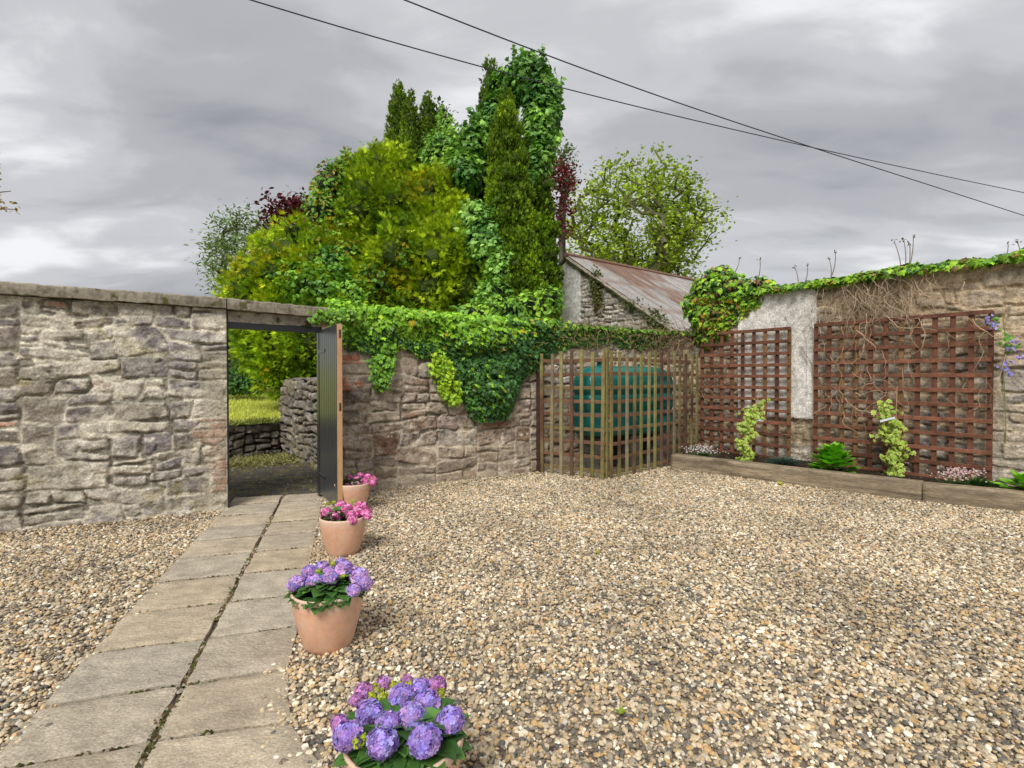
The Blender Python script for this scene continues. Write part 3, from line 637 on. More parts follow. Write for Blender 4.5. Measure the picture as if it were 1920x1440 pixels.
# ------------------------------------------------------------------ lattice enclosure for the tank
def screen(name, A, B, nst, z0, z1, nh, label, seed, last_posts=False):
    r = np.random.default_rng(seed); A = np.array(A, float); B = np.array(B, float); d = nrm(B-A); nn = np.array([d[1], -d[0]]); a = math.atan2(d[1], d[0]); Ln = np.linalg.norm(B-A)
    t_ = empty(name, (*A, 0)); tag(t_, label, 'lattice fence')
    brown = np.array([.18, .095, .060]); green = np.array([.26, .235, .085]); grey = np.array([.34, .28, .19])
    for j in range(nh):
        z = z0+.10+(z1-z0-.22)*j/(nh-1)+r.normal(0, .008); c = (A+B)/2; mb = MB()
        mb.box((*c, z), (Ln, .018, .050), a, brown*r.uniform(.8, 1.1) if j % 3 else brown*.5+green*.35, tilt=r.normal(0, .004), bev=.003); mb.build('horizontal_batten', M['algae'], t_)
    for i in range(nst):
        s = .03+(Ln-.06)*i/(nst-1)+r.normal(0, .006); c = A+d*s+nn*.022; mb = MB()
        zt = z1+r.uniform(-.05, .05); k = r.random(); base = brown if k < .5 else (grey if k < .68 else green)
        col = base*r.uniform(.5, .8); zz = np.linspace(z0-.03, zt, 14)
        # one stake: stacked rings so that algae can vary along it
        hw, ht = .024, .012; P = []; cc = []
        for z in zz:
            m_ = np.clip(.5+2.6*fbm(np.array(s*7+i), np.array(z*2.2), 300+seed, 3), 0, 1); q = col*(1-.8*m_)+(green*1.1 if k > .3 else brown*.6+grey*.25)*.8*m_
            for x_, y_ in ((-hw, -ht), (hw, -ht), (hw, ht), (-hw, ht)):
                P.append((*(c+d*(x_+(z-z0)*tl if False else x_)+nn*-y_), z)); cc.append(q)
        P = np.array(P); n_ = len(zz); I = np.arange(n_)[:-1, None]*4+np.arange(4)[None]; J = np.arange(n_)[:-1, None]*4+(np.arange(4)[None]+1) % 4
        F = np.stack([I, J, J+4, I+4], -1).reshape(-1, 4); F = F[:, ::-1]
        P[:, :2] += d*((P[:, 2]-z0)*r.normal(0, .006))[:, None]
        mb.add(P, [F, np.array([[3, 2, 1, 0]])[:, ::-1], np.array([[n_*4-4, n_*4-3, n_*4-2, n_*4-1]])[:, ::-1]], np.array(cc)); mb.build('stake', M['algae'], t_)
    return t_, d, nn, a
EA, EB, EC = np.array([.44, 7.90]), np.array([1.31, 7.32]), np.array([3.20, 9.05])
t1, d, nn, a = screen('lattice_screen', EA, EB, 7, .02, 1.80, 9, 'short lattice screen with algae-green stakes in front of the tank', 71)
mb = MB(); mb.box((*(EA-[.03, -.04]), .84), (.07, .06, 1.72), a, (.055, .03, .022), bev=.005); mb.build('post', M['wood'], t1)
t2, d, nn, a = screen('lattice_screen', EB+[.05, .03], EC, 14, .0, 1.82, 9, 'long lattice screen running back from the corner to the tall wall', 72)
mb = MB(); mb.box((*(EB+[.02, .06]), .93), (.06, .06, 1.86), a, (.20, .18, .07), bev=.006); mb.build('post', M['algae'], t2)
mb = MB(); mb.box((*(EC-d*.28-nn*.05), .95), (.08, .07, 1.92), a, (.30, .25, .13), bev=.006); mb.build('post', M['algae'], t2)

# oil tank
tk = empty('oil_tank', (1.80, 8.33, 0), math.atan2(.55, .86)); tag(tk, 'teal green plastic oil tank standing inside the lattice enclosure', 'tank')
def ring_tank(mb, Lx, prof, col):
    """rounded-rectangle rings (superellipse in plan) stacked by prof (z, scale_x, scale_y)"""
    n = 56; th = np.linspace(0, 2*np.pi, n, endpoint=False); V = []
    for z, ax, ay in prof:
        e_ = .45; V.append(np.c_[ax*np.sign(np.cos(th))*np.abs(np.cos(th))**e_, ay*np.sign(np.sin(th))*np.abs(np.sin(th))**e_, np.full(n, z)])
    V = np.array(V); m_ = len(prof); I = np.arange(n*m_).reshape(m_, n); J = np.roll(I, -1, 1)
    F = np.stack([I[:-1], J[:-1], J[1:], I[1:]], -1).reshape(-1, 4)
    V = V.reshape(-1, 3); ca, sa = math.cos(tk.rotation_euler[2]), math.sin(tk.rotation_euler[2])
    V = np.c_[V[:, 0]*ca-V[:, 1]*sa+tk.location[0], V[:, 0]*sa+V[:, 1]*ca+tk.location[1], V[:, 2]]
    mb.add(V, [F, np.array([I[0][::-1]]), np.array([I[-1]])], col)
A_, B_ = .94, .31
pf = [(.56, A_*.90, B_*.86), (.585, A_*.95, B_*.94), (.70, A_*.98, B_*.98), (.86, A_, B_), (.90, A_, B_), (.915, A_*.975, B_*.94), (.945, A_*.975, B_*.94), (.96, A_, B_), (1.12, A_, B_), (1.16, A_, B_),
      (1.175, A_*.975, B_*.94), (1.205, A_*.975, B_*.94), (1.22, A_, B_), (1.34, A_, B_*.99), (1.44, A_*.975, B_*.93), (1.52, A_*.92, B_*.80), (1.58, A_*.84, B_*.60), (1.61, A_*.76, B_*.42), (1.62, A_*.6, B_*.25)]
mb = MB(); ring_tank(mb, 0, pf, (.008, .16, .14)); mb.build('tank_body', M['plastic'], tk, smooth=True)
def tkp(x, y, z):
    ca, sa = math.cos(tk.rotation_euler[2]), math.sin(tk.rotation_euler[2]); return np.array([tk.location[0]+x*ca-y*sa, tk.location[1]+x*sa+y*ca, z])
mb = MB(); mb.tube([tkp(-.50, 0, 1.60), tkp(-.50, 0, 1.68)], .07, 20, (.012, .15, .12)); mb.tube([tkp(-.50, 0, 1.68), tkp(-.50, 0, 1.72)], .12, 20, (.012, .15, .12)); mb.build('filler_cap', M['plastic'], tk)
mb = MB(); mb.tube([tkp(.35, 0, 1.60), tkp(.35, 0, 1.66)], .05, 16, (.012, .12, .10)); mb.build('vent_cap', M['plastic'], tk)
mb = MB(); c = tkp(-.62, -B_-.004, .80); mb.box(c, (.10, .004, .035), tk.rotation_euler[2], (.75, .75, .72)); mb.build('label_plate', M['white'], tk)
for x in (-.6, 0, .6):
    mb = MB()
    for k in range(2): mb.box(tkp(x, 0, .14+.27*k), (.22, .5, .265), tk.rotation_euler[2], (.16, .15, .14), bev=.008)
    mb.build('block_pier', M['concrete'], tk)

# ------------------------------------------------------------------ flower bed
T0, T1, T2 = np.array([2.52, 8.21]), np.array([4.73, 6.02]), np.array([6.75, 4.78])
def bedn(a, b): d = nrm(b-a); return d, np.array([d[1], -d[0]])
flat('flower_bed', [tuple(T0+[.1, .1]), tuple(T1+[.1, .12]), tuple(T2+[.1, .1]), tuple(RE+[.3, 0]), tuple(RL+RD*2), tuple(CR), (3.1, 9.2)], .16, M['soil'], (.045, .032, .022))
def sleeper(p0, p1, label, seed, dz=0):
    d = nrm(p1-p0); Ln = np.linalg.norm(p1-p0); nn = np.array([d[1], -d[0]]); n = int(Ln/.04); m_ = 14
    th = np.linspace(0, 2*np.pi, 28, endpoint=False); s = np.linspace(0, 1, n); V = []
    hw, hh = .10, .125
    for t_ in th:
        cx_, cz_ = np.cos(t_), np.sin(t_); k = 1/max(abs(cx_), abs(cz_)); k = min(k, 1.36); x_, z_ = cx_*k*hw, cz_*k*hh
        q = p0+(p1-p0)*s[:, None]+nn*(x_-.1); w_ = fbm(s*Ln*1.2+seed, np.full(n, t_*5), 400+seed, 5, .6)*.018
        V.append(np.c_[q+nn*(w_*np.sign(x_))[:, None], .105+dz+z_+w_*.6])
    V = np.array(V); I = np.arange(28*n).reshape(28, n); J = np.roll(I, -1, 0); F = np.stack([I[:, :-1], I[:, 1:], J[:, 1:], J[:, :-1]], -1).reshape(-1, 4)
    c = np.array([.27, .215, .145])*(1+1.5*fbm(np.repeat(th*4, n), np.tile(s*Ln*1.6, 28), 410+seed, 5, .6))[:, None]
    dk = sstep(.12, .3, fbm(np.repeat(th*1.5, n), np.tile(s*Ln*2.5, 28), 414+seed, 3))[:, None]*.6; c = c*(1-dk)+np.array([.07, .055, .035])*dk
    mb = MB(); mb.add(V.reshape(-1, 3), [F, np.array([I[:, 0]]), np.array([I[:, -1][::-1]])], c); o = mb.build('timber_sleeper', M['sleeper'], None, True)
    bpy.context.view_layer.update(); return tag(o, label, 'timber edging', 'timber sleepers edging the flower bed')
sleeper(T0-.02*nrm(T1-T0), T1-.002*nrm(T1-T0), 'long weathered timber sleeper edging the bed, starting at the lattice screen', 1)
sleeper(T1+[.012, -.002], T2, 'weathered timber sleeper at the right end of the bed edging', 2, -.015)

# ------------------------------------------------------------------ leaf templates and scatter tools
IVY = np.array([[0, .38, .05], [0, 0, 0], [.26, -.10, -.03], [.52, .12, -.06], [.34, .34, 0], [.42, .62, -.05], [.16, .66, 0], [0, 1.05, -.08], [-.16, .66, 0], [-.42, .62, -.05], [-.34, .34, 0], [-.52, .12, -.06], [-.26, -.10, -.03]])
IVYF = np.array([[0, i, i+1] for i in range(1, 12)]+[[0, 12, 1]])
LEAF = np.array([[0, 0, 0], [.22, .25, .05], [.27, .55, .03], [0, 1, -.08], [-.27, .55, .03], [-.22, .25, .05], [0, .5, -.03]])
LEAFF = np.array([[6, 0, 1], [6, 1, 2], [6, 2, 3], [6, 3, 4], [6, 4, 5], [6, 5, 0]])
def fan(nf, spread, wd, sd_):
    r = np.random.default_rng(sd_); V = []; F = []
    for i in range(nf):
        a = (i/(nf-1)-.5)*2*spread; ln = (1-.35*abs(a)/spread)*r.uniform(.8, 1.1); b = .12*i/nf
        dx, dy = math.sin(a), math.cos(a); p0 = np.array([0, .08*i/nf, 0]); z = r.uniform(-.18, .18)
        k = len(V); V += [p0, p0+[dx*ln*.5+dy*wd, dy*ln*.5-dx*wd, z*.5], p0+[dx*ln, dy*ln, z], p0+[dx*ln*.5-dy*wd, dy*ln*.5+dx*wd, z*.5]]
        F += [[k, k+1, k+2], [k, k+2, k+3]]
    return np.array(V), np.array(F)
SPRAY, SPRAYF = fan(7, .8, .055, 1)
TUFT, TUFTF = fan(5, .5, .10, 2)
BLD = np.array([[0, 0, 0], [.09, .35, .03], [.07, .7, .0], [0, 1, -.1], [-.07, .7, 0], [-.09, .35, .03]]); BLDF = np.array([[0, 1, 2], [0, 2, 3], [0, 3, 4], [0, 4, 5]])
def frames(Zn, up, jz=.35, jr=.6):
    n = len(Zn); Z = nrm(nrm(Zn)+rng.normal(0, jz, (n, 3))); up = np.broadcast_to(up, (n, 3))+rng.normal(0, .02, (n, 3))
    Y = nrm(up-(up*Z).sum(1, keepdims=True)*Z); X = np.cross(Y, Z); a = rng.normal(0, jr, n)[:, None]
    return X*np.cos(a)+Y*np.sin(a), Y*np.cos(a)-X*np.sin(a), Z
def colmix(n, a, b, var=.18, t=None):
    t = rng.random((n, 1)) if t is None else np.clip(np.asarray(t).reshape(-1, 1), 0, 1)
    return np.clip((np.array(a)*(1-t)+np.array(b)*t)*np.exp(rng.normal(0, var, (n, 1))), .004, .9)
def blob_pts(blobs, dens, shell=(.80, 1.06), lump=.22, seed=0, inner=.78):
    """points on the lumpy skin of a union of ellipsoids; blobs rows: cx cy cz rx ry rz"""
    B = np.array(blobs, float); P = []; Nn = []
    for i, b in enumerate(B):
        r = b[3:]; area = 4*np.pi*((r[0]*r[1])**1.6/3+(r[0]*r[2])**1.6/3+(r[1]*r[2])**1.6/3)**(1/1.6); n = int(area*dens)
        d_ = nrm(rng.normal(0, 1, (n, 3))); lam = fbm(d_[:, 0]*3.1+i*7+seed, d_[:, 2]*3.1+d_[:, 1]*2.3, 500+seed, 3)
        k = rng.uniform(shell[0], shell[1], n)+lam*lump*2
        p_ = b[:3]+d_*r*k[:, None]; keep = np.ones(n, bool)
        for j, c in enumerate(B):
            if j != i: keep &= (((p_-c[:3])/(c[3:]*inner))**2).sum(1) > 1
        P.append(p_[keep]); Nn.append(nrm(d_/r)[keep])
    return np.concatenate(P), np.concatenate(Nn)
def billow(blobs, k=15, f=.40, seed=0):
    r = np.random.default_rng(seed+60); out = []
    for b in np.array(blobs, float):
        out.append(tuple(np.r_[b[:3], b[3:]*.86])); d_ = nrm(r.normal(0, 1, (k, 3)))
        for q in d_:
            m_ = min(b[3:])*f*r.uniform(.65, 1.25); out.append((*(b[:3]+q*b[3:]*r.uniform(.70, .92)), m_, m_, m_*r.uniform(.8, 1.2)))
    return out
def px_blob(px, py, Y, rx, rz, ry=None):
    c = at(px, py, Y); k = Y/FPX; return (*c, rx*k, (ry if ry else (rx+rz)/2*.85)*k, rz*k)
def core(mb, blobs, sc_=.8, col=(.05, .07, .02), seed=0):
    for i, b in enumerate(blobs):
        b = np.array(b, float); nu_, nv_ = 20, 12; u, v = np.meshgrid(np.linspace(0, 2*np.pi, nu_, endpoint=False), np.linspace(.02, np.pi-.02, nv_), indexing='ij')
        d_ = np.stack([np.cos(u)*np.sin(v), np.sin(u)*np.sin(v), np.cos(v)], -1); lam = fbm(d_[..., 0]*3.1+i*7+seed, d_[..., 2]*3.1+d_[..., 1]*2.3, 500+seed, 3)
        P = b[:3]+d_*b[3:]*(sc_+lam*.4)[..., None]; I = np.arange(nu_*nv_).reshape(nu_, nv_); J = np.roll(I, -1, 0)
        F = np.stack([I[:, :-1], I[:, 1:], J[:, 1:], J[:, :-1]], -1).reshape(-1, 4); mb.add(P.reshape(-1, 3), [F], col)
def trunk(mb, p, h, r, col=(.12, .09, .06), lean=(0, 0)):
    n = 9; s = np.linspace(0, 1, n); pts = np.c_[p[0]+lean[0]*s+.04*np.sin(s*7+p[0]), p[1]+lean[1]*s, p[2]-.05+s*(h+.05)]; mb.tube(pts, r*(1-.75*s)+r*.35*np.exp(-s*14), 9, col)

# ------------------------------------------------------------------ conifers and garden trees behind the wall
def conifer(name, label, blobs, base, tmpl, size, dens, ca, cb, cc=None, h=None, up=(0, 0, 1), outw=1.2, group=None, seed=0, corec=(.055, .085, .015), trad=.12, lump=.22, cl=14, csp=.85, bil=0):
    t_ = empty(name, base); tag(t_, label, 'tree', group)
    if bil: blobs = billow(blobs, bil, .40, seed)
    P, Nn = blob_pts(blobs, dens/cl, (.84, 1.04), seed=seed, lump=lump)
    tint_ = np.repeat(rng.normal(0, .30, len(P)), cl); hgt = rng.uniform(.7, 1.3, len(P)).repeat(cl)[:, None]; P = np.repeat(P, cl, 0); Nn = np.repeat(Nn, cl, 0); n = len(P)
    off = rng.normal(0, 1, (n, 3))*size*csp; along = rng.uniform(-.2, 1, (n, 1)); ax_ = nrm(Nn*outw*.9+np.array(up)*.8)
    P = P+off*(1.1-.75*np.clip(along, 0, 1))+ax_*along*hgt*size*csp*2.2
    Nn = nrm(Nn+nrm(off)*.55); Y_ = nrm(Nn*outw+np.array(up)); Zn = nrm(np.cross(Y_, nrm(rng.normal(0, 1, (n, 3)))))
    X, Y, Z = frames(Zn, Y_, .3, .35); Y = nrm(Y_+rng.normal(0, .28, (n, 3))); X = nrm(np.cross(Y, Z)); Z = np.cross(X, Y)
    clump = np.clip(.5+2.2*fbm(P[:, 0]*1.7+seed, P[:, 2]*1.7+P[:, 1], 600+seed, 3), 0, 1)
    cols = colmix(n, ca, cb, .22, clump+tint_+rng.normal(0, .12, n))
    if cc is not None:
        k = rng.random(n) < np.clip(fbm(P[:, 0]*.9+3, P[:, 2]*.9, 620+seed, 2)*2.6+.08, 0, .7); cols[k] = colmix(k.sum(), cc, cb, .2)
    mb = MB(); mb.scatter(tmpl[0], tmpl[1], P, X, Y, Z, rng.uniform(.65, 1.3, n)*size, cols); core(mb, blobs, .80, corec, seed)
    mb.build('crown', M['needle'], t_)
    mb = MB(); trunk(mb, base, h or (blobs[0][2]-base[2]), trad); mb.build('trunk', M['bark'], t_)
    return t_
def column(pxa, pya, Y, wid, pyb, n=7, skew=0, powr=.75):
    """stack of blobs making a tapering column with its apex at (pxa, pya)"""
    out = []
    for i in range(n):
        s = (i+.45)/n; r = wid*(s**powr)*(1-.12*s); out.append(px_blob(pxa+skew*s, pya+(pyb-pya)*s, Y, max(r, wid*.16), (pyb-pya)/n*.95, r))
    return out
ZL = lambda y: .60+.054*(y-8.9)
def base(px, Y): p = at(px, 700, Y); return (p[0], Y, ZL(Y))
G1 = ((.20, .24, .012), (.055, .085, .010))
gold = [px_blob(*q) for q in [(735, 445, 12.2, 95, 105), (712, 365, 12.4, 62, 70), (790, 405, 12.3, 70, 70), (775, 505, 11.7, 110, 85), (850, 470, 12.2, 62, 110), (665, 490, 12.3, 70, 85), (735, 325, 12.6, 36, 42), (820, 540, 11.6, 90, 60), (660, 360, 12.8, 38, 50), (700, 560, 11.5, 80, 60)]]
conifer('cypress_tree', 'broad golden-yellow cypress at the middle of the tree clump', gold, base(740, 12.2), (SPRAY, SPRAYF), .135, 430, (.50, .64, .016), (.15, .28, .014), (.70, .58, .010), up=(0, 0, .35), seed=1, bil=15, lump=.12, csp=.7)
gold2 = [px_blob(*q) for q in [(545, 500, 11.2, 72, 72), (500, 560, 11.0, 62, 62), (575, 590, 10.9, 88, 90), (600, 500, 11.8, 70, 80), (545, 640, 11.0, 90, 85), (480, 590, 11.2, 50, 55), (600, 660, 11.0, 60, 70), (640, 560, 11.2, 60, 70), (560, 690, 11.1, 50, 50)]]
conifer('cypress_tree', 'low golden cypress just above the doorway lintel', gold2, base(570, 11.3), (SPRAY, SPRAYF), .12, 440, (.50, .68, .018), (.16, .30, .016), (.76, .62, .012), up=(0, 0, .2), seed=2, bil=12, lump=.12, csp=.7)
col1 = column(948, 184, 11.2, 82, 640, 16, 14, .56)
conifer('columnar_conifer', 'tall dark green columnar conifer at the front of the clump', col1, base(955, 11.4), (TUFT, TUFTF), .075, 1150, (.30, .46, .016), (.10, .19, .012), None, up=(0, 0, 1.6), seed=3, lump=.09, cl=6, csp=.35, outw=.8, bil=9)
col2 = column(1000, 235, 12.1, 62, 640, 11, 8, .5)
conifer('columnar_conifer', 'dark conifer at the right of the clump, its top wrapped in ivy', col2, base(1010, 12.1), (TUFT, TUFTF), .088, 800, (.24, .42, .014), (.07, .13, .010), None, up=(0, 0, 1.6), seed=4, lump=.10, cl=6, csp=.35, outw=.8, bil=7)
col3 = column(918, 140, 12.8, 48, 560, 8, -6, .55)
conifer('columnar_conifer', 'narrow dark conifer behind, its tip beside the ivy crown', col3, base(915, 12.8), (TUFT, TUFTF), .10, 600, (.15, .25, .014), (.06, .12, .010), None, up=(0, 0, 1.6), seed=5, lump=.10, cl=7, csp=.38, outw=.8)
for k, (px_, py_, Y, w_, lb) in enumerate([(747, 156, 15.0, 25, 'leftmost and tallest of the three slim conifer spires'), (769, 172, 14.6, 21, 'middle one of the three slim conifer spires'), (803, 176, 14.9, 25, 'rightmost, blunt-topped one of the three slim conifer spires')]):
    cl = column(px_, py_+9, Y, w_*1.5, 420, 14, 0, .5)
    conifer('columnar_conifer', lb, cl, base(px_, Y), (TUFT, TUFTF), .085, 850, (.20, .32, .014), (.065, .13, .010), None, up=(0, 0, 1.8), group='three slim conifer spires', seed=10+k, lump=.10, cl=7, csp=.38, outw=.8, trad=.08)

def leafy(name, label, cat, blobs, base_, size, dens, ca, cb, tm=(LEAF, LEAFF), seed=0, sprig=0, corec=(.03, .05, .015), cores=.7, trunkh=None, group=None, shell=(.7, 1.12), lump=.3, cc=None, ccf=.1, down=-.6):
    t_ = empty(name, base_); tag(t_, label, cat, group)
    P, Nn = blob_pts(blobs, dens, shell, lump, seed, .7); n = len(P)
    if sprig:
        Ps, Ns = blob_pts(blobs, sprig, (1.02, 1.12), lump, seed, .95); q = []
        for a_, b_ in zip(Ps, Ns):
            L_ = rng.uniform(.12, .4); dr = nrm(b_+[0, 0, .9]+rng.normal(0, .3, 3)); m_ = 7
            q.append((a_+dr*np.linspace(0, L_, m_)[:, None]+rng.normal(0, .02, (m_, 3)), np.repeat(b_[None], m_, 0)))
        if q: P = np.r_[P, np.concatenate([z[0] for z in q])]; Nn = np.r_[Nn, np.concatenate([z[1] for z in q])]; n = len(P)
    X, Y, Z = frames(nrm(Nn+[0, 0, .5]), nrm(Nn+np.array([0, 0, down])), .45, .8)
    clump = np.clip(.5+2.5*fbm(P[:, 0]*2.1+seed, P[:, 2]*2.1+P[:, 1], 700+seed, 3), 0, 1)
    cols = colmix(n, ca, cb, .2, clump+rng.normal(0, .2, n))
    if cc is not None: k = rng.random(n) < ccf; cols[k] = colmix(k.sum(), cc, cc, .2)
    mb = MB(); mb.scatter(tm[0], tm[1], P, X, Y, Z, rng.uniform(.7, 1.25, n)*size, cols)
    if cores: core(mb, blobs, cores, corec, seed)
    mb.build('foliage', M['leaf'], t_)
    if trunkh: mb = MB(); trunk(mb, base_, trunkh, .09); mb.build('trunk', M['bark'], t_)
    return t_
IV = ((.30, .56, .07), (.09, .24, .045))
iv1 = [px_blob(*q) for q in [(988, 148, 12.4, 46, 38), (1016, 185, 12.3, 34, 44), (1016, 245, 12.1, 32, 56), (950, 168, 12.7, 32, 34), (1012, 300, 12.0, 26, 40), (925, 215, 12.6, 24, 34), (893, 268, 12.2, 30, 42), (876, 322, 11.9, 30, 36), (1030, 210, 12.2, 22, 22), (1000, 128, 12.4, 24, 16)]]
leafy('ivy', 'bright ivy mass swallowing the top of the tallest conifer', 'ivy', iv1, base(985, 11.9), .12, 330, *IV, tm=(IVY, IVYF), seed=21, sprig=1.6, cores=.72)
iv2 = [px_blob(*q) for q in [(895, 410, 11.0, 34, 30), (915, 455, 10.9, 32, 42), (880, 450, 11.0, 24, 30), (935, 505, 10.8, 22, 44), (925, 560, 10.7, 34, 36), (990, 330, 11.3, 16, 12)]]
leafy('ivy', 'pale ivy hanging in a ragged curtain left of the front conifer', 'ivy', iv2, base(915, 10.9), .10, 330, (.38, .66, .12), (.14, .34, .07), tm=(IVY, IVYF), seed=22, sprig=1.5)
iv3 = [px_blob(*q) for q in [(590, 545, 10.6, 62, 48), (560, 500, 10.9, 40, 34), (620, 500, 10.8, 34, 34), (650, 560, 10.7, 46, 42), (525, 535, 10.7, 30, 36)]]
leafy('ivy', 'dark ivy patch over the low golden cypress', 'ivy', iv3, base(590, 10.7), .095, 330, (.26, .52, .05), (.07, .20, .035), tm=(IVY, IVYF), seed=23, sprig=1.5)
sh1 = [px_blob(*q) for q in [(850, 285, 13.2, 50, 42), (825, 300, 13.2, 36, 36), (890, 300, 12.9, 36, 40), (835, 240, 13.6, 14, 28), (858, 330, 12.9, 50, 30)]]
leafy('shrub', 'light green leafy shrub filling the gap between spires and ivy', 'shrub', sh1, base(850, 13.2), .12, 260, (.38, .62, .07), (.15, .34, .05), seed=24, sprig=2.2, trunkh=3)
sh2 = [px_blob(*q) for q in [(622, 350, 12.0, 30, 44), (603, 405, 11.8, 34, 44), (655, 328, 12.2, 30, 34), (605, 460, 11.5, 44, 40), (690, 306, 12.6, 30, 20), (655, 400, 11.6, 26, 40), (640, 480, 11.1, 34, 30), (760, 480, 10.75, 18, 22), (700, 520, 10.7, 24, 26)]]
leafy('tree', 'green leafy tree on the left shoulder of the golden cypress', 'tree', sh2, base(620, 13.1), .11, 300, (.28, .52, .05), (.09, .23, .03), seed=25, sprig=2.6, trunkh=3.5, cc=(.36, .26, .01), ccf=.25)
sh3 = [px_blob(*q) for q in [(1000, 575, 9.8, 40, 26), (945, 585, 9.6, 50, 26), (1030, 560, 9.9, 26, 24), (890, 590, 9.5, 40, 22)]]
leafy('shrub', 'low leafy shrub rising just behind the ivy-topped wall', 'shrub', sh3, (at(980, 700, 9.8)[0], 9.8, .65), .12, 200, (.38, .64, .06), (.12, .30, .04), seed=26, sprig=3, cores=.6, trunkh=1.2)
sh4 = [px_blob(*q) for q in [(455, 690, 15.0, 60, 34), (430, 640, 15.6, 50, 60), (400, 690, 15, 40, 40)]]
leafy('hedge', 'dark green hedge at the far end of the lawn, seen through the doorway', 'hedge', sh4, base(450, 15.2), .12, 200, (.07, .12, .02), (.02, .05, .012), seed=27, cores=.8)
sh5 = [px_blob(*q) for q in [(445, 716, 13.6, 26, 22), (478, 720, 13.4, 24, 18), (425, 710, 13.8, 18, 24)]]
leafy('shrub', 'small fresh green shrub on the lawn beyond the doorway', 'shrub', sh5, base(460, 13.5), .10, 330, (.10, .26, .03), (.04, .13, .02), seed=28, cores=.7)

# ------------------------------------------------------------------ open-grown deciduous trees
def decid(name, label, base_, ctr, rad, natt, nleaf, lsz, ca, cb, crad, seed, trunkr=.2, bark=(.13, .115, .09), fork=.35, tm=(LEAF, LEAFF), sk=0, group=None, k0=.012, cat='tree'):
    r = np.random.default_rng(seed); base_ = np.array(base_, float); ctr = np.array(ctr, float); rad = np.array(rad, float)
    d_ = nrm(r.normal(0, 1, (natt, 3))); rr_ = r.uniform(.3, 1.0, natt)**.45; lam = 1+.35*fbm(d_[:, 0]*2.2+seed, d_[:, 2]*2.2+d_[:, 1], 800+seed, 2)*2
    A_t = ctr+d_*rad*(rr_*lam)[:, None]; A_t = A_t[A_t[:, 2] > base_[2]+.8]
    top = base_+(ctr-base_)*fork; nodes = [base_+(top-base_)*s for s in np.linspace(0, 1, 5)]; par = [-1, 0, 1, 2, 3]
    n = 6
    for i in range(1, n): nodes.append(top+(ctr+[0, 0, rad[2]*.5]-top)*i/n+r.normal(0, .05, 3)*rad[0]*.4); par.append(len(nodes)-2)
    order = np.argsort(np.linalg.norm(A_t-top, axis=1)); tips = []
    for i in order:
        a_ = A_t[i]; NN = np.array(nodes); dv = a_-NN; dist = np.linalg.norm(dv, axis=1)
        dist = dist+np.maximum(0, -(dv[:, 2]))*1.2+(np.arange(len(NN)) < 4)*9
        j = int(dist.argmin()); m_ = max(1, int(np.linalg.norm(a_-NN[j])/(.09*rad[0]+.12))); prev = j; p0 = NN[j]
        for k in range(1, m_+1):
            s = k/m_; q = p0+(a_-p0)*s+np.array([0, 0, 1])*math.sin(s*np.pi)*np.linalg.norm(a_-p0)*.10+(r.normal(0, .015, 3)*rad[0]*.5 if k < m_ else 0)
            nodes.append(q); par.append(prev); prev = len(nodes)-1
        tips.append(prev)
    Nn = np.array(nodes); cnt = np.zeros(len(Nn)); 
    for t_ in tips: cnt[t_] += 1
    for i in range(len(Nn)-1, 0, -1): cnt[par[i]] += cnt[i]
    rd = k0*np.sqrt(cnt+.3); rd = np.minimum(rd, trunkr)
    t_ = empty(name, base_); tag(t_, label, cat, group)
    mb = MB()
    for i in range(1, len(Nn)):
        j = par[i]; mb.tube([Nn[j], Nn[i]], [max(rd[i], min(rd[j], rd[i]*1.6)), rd[i]], 5 if rd[i] > .02 else 3, bark, cap=False)
    mb.build('trunk', M['bark'], t_)
    Tp = Nn[np.array(tips)]; P = np.repeat(Tp, nleaf, 0)+r.normal(0, 1, (len(Tp)*nleaf, 3))*np.array([1, 1, .55])*crad
    n = len(P); X, Y, Z = frames(np.repeat([[0, 0, 1.]], n, 0), nrm(P-ctr+[0, 0, .2]), .6, 1.2)
    cl = np.repeat(r.random(len(Tp)), nleaf); cols = colmix(n, ca, cb, .2, cl*.7+r.random(n)*.3)
    mb = MB(); mb.scatter(tm[0], tm[1], P, X, Y, Z, r.uniform(.6, 1.3, n)*lsz, cols); mb.build('crown', M['leaf'], t_)
    return t_
def dtree(label, px, pyc, Y, rx, rz, name='tree', **kw):
    c = at(px, pyc, Y); k = Y/FPX; b = (c[0], Y, ZL(min(Y, 25))-.1); return decid(name, label, b, c, (rx*k, rx*k*.9, rz*k), **kw)
dtree('airy lime-green maple rising behind the rusty shed roof', 1200, 442, 24, 124, 124, natt=560, nleaf=24, lsz=.19, ca=(.48, .62, .05), cb=(.25, .38, .03), crad=.30, seed=31, fork=.12, trunkr=.30, k0=.021, bark=(.17, .16, .10))
dtree('thin grey-green willow leaning out at the left edge of the clump', 470, 490, 17, 78, 85, natt=240, nleaf=26, lsz=.15, ca=(.26, .38, .12), cb=(.13, .22, .07), crad=.22, seed=32, tm=(LEAF*[.6, 1, 1], LEAFF), k0=.010, trunkr=.12)
dtree('dark maroon maple peeping out left of the clump', 545, 425, 17.5, 48, 55, natt=90, nleaf=34, lsz=.16, ca=(.18, .03, .04), cb=(.09, .018, .028), crad=.22, seed=33, k0=.012)
dtree('slim maroon maple between the conifers and the lime-green maple', 1052, 370, 18, 22, 85, natt=70, nleaf=17, lsz=.13, ca=(.24, .025, .04), cb=(.12, .018, .028), crad=.18, seed=34, k0=.010)
dtree('thin grey-green sapling above the slim maroon maple', 1058, 320, 19, 18, 50, natt=50, nleaf=14, lsz=.13, ca=(.24, .34, .10), cb=(.12, .2, .06), crad=.14, seed=35, k0=.009)
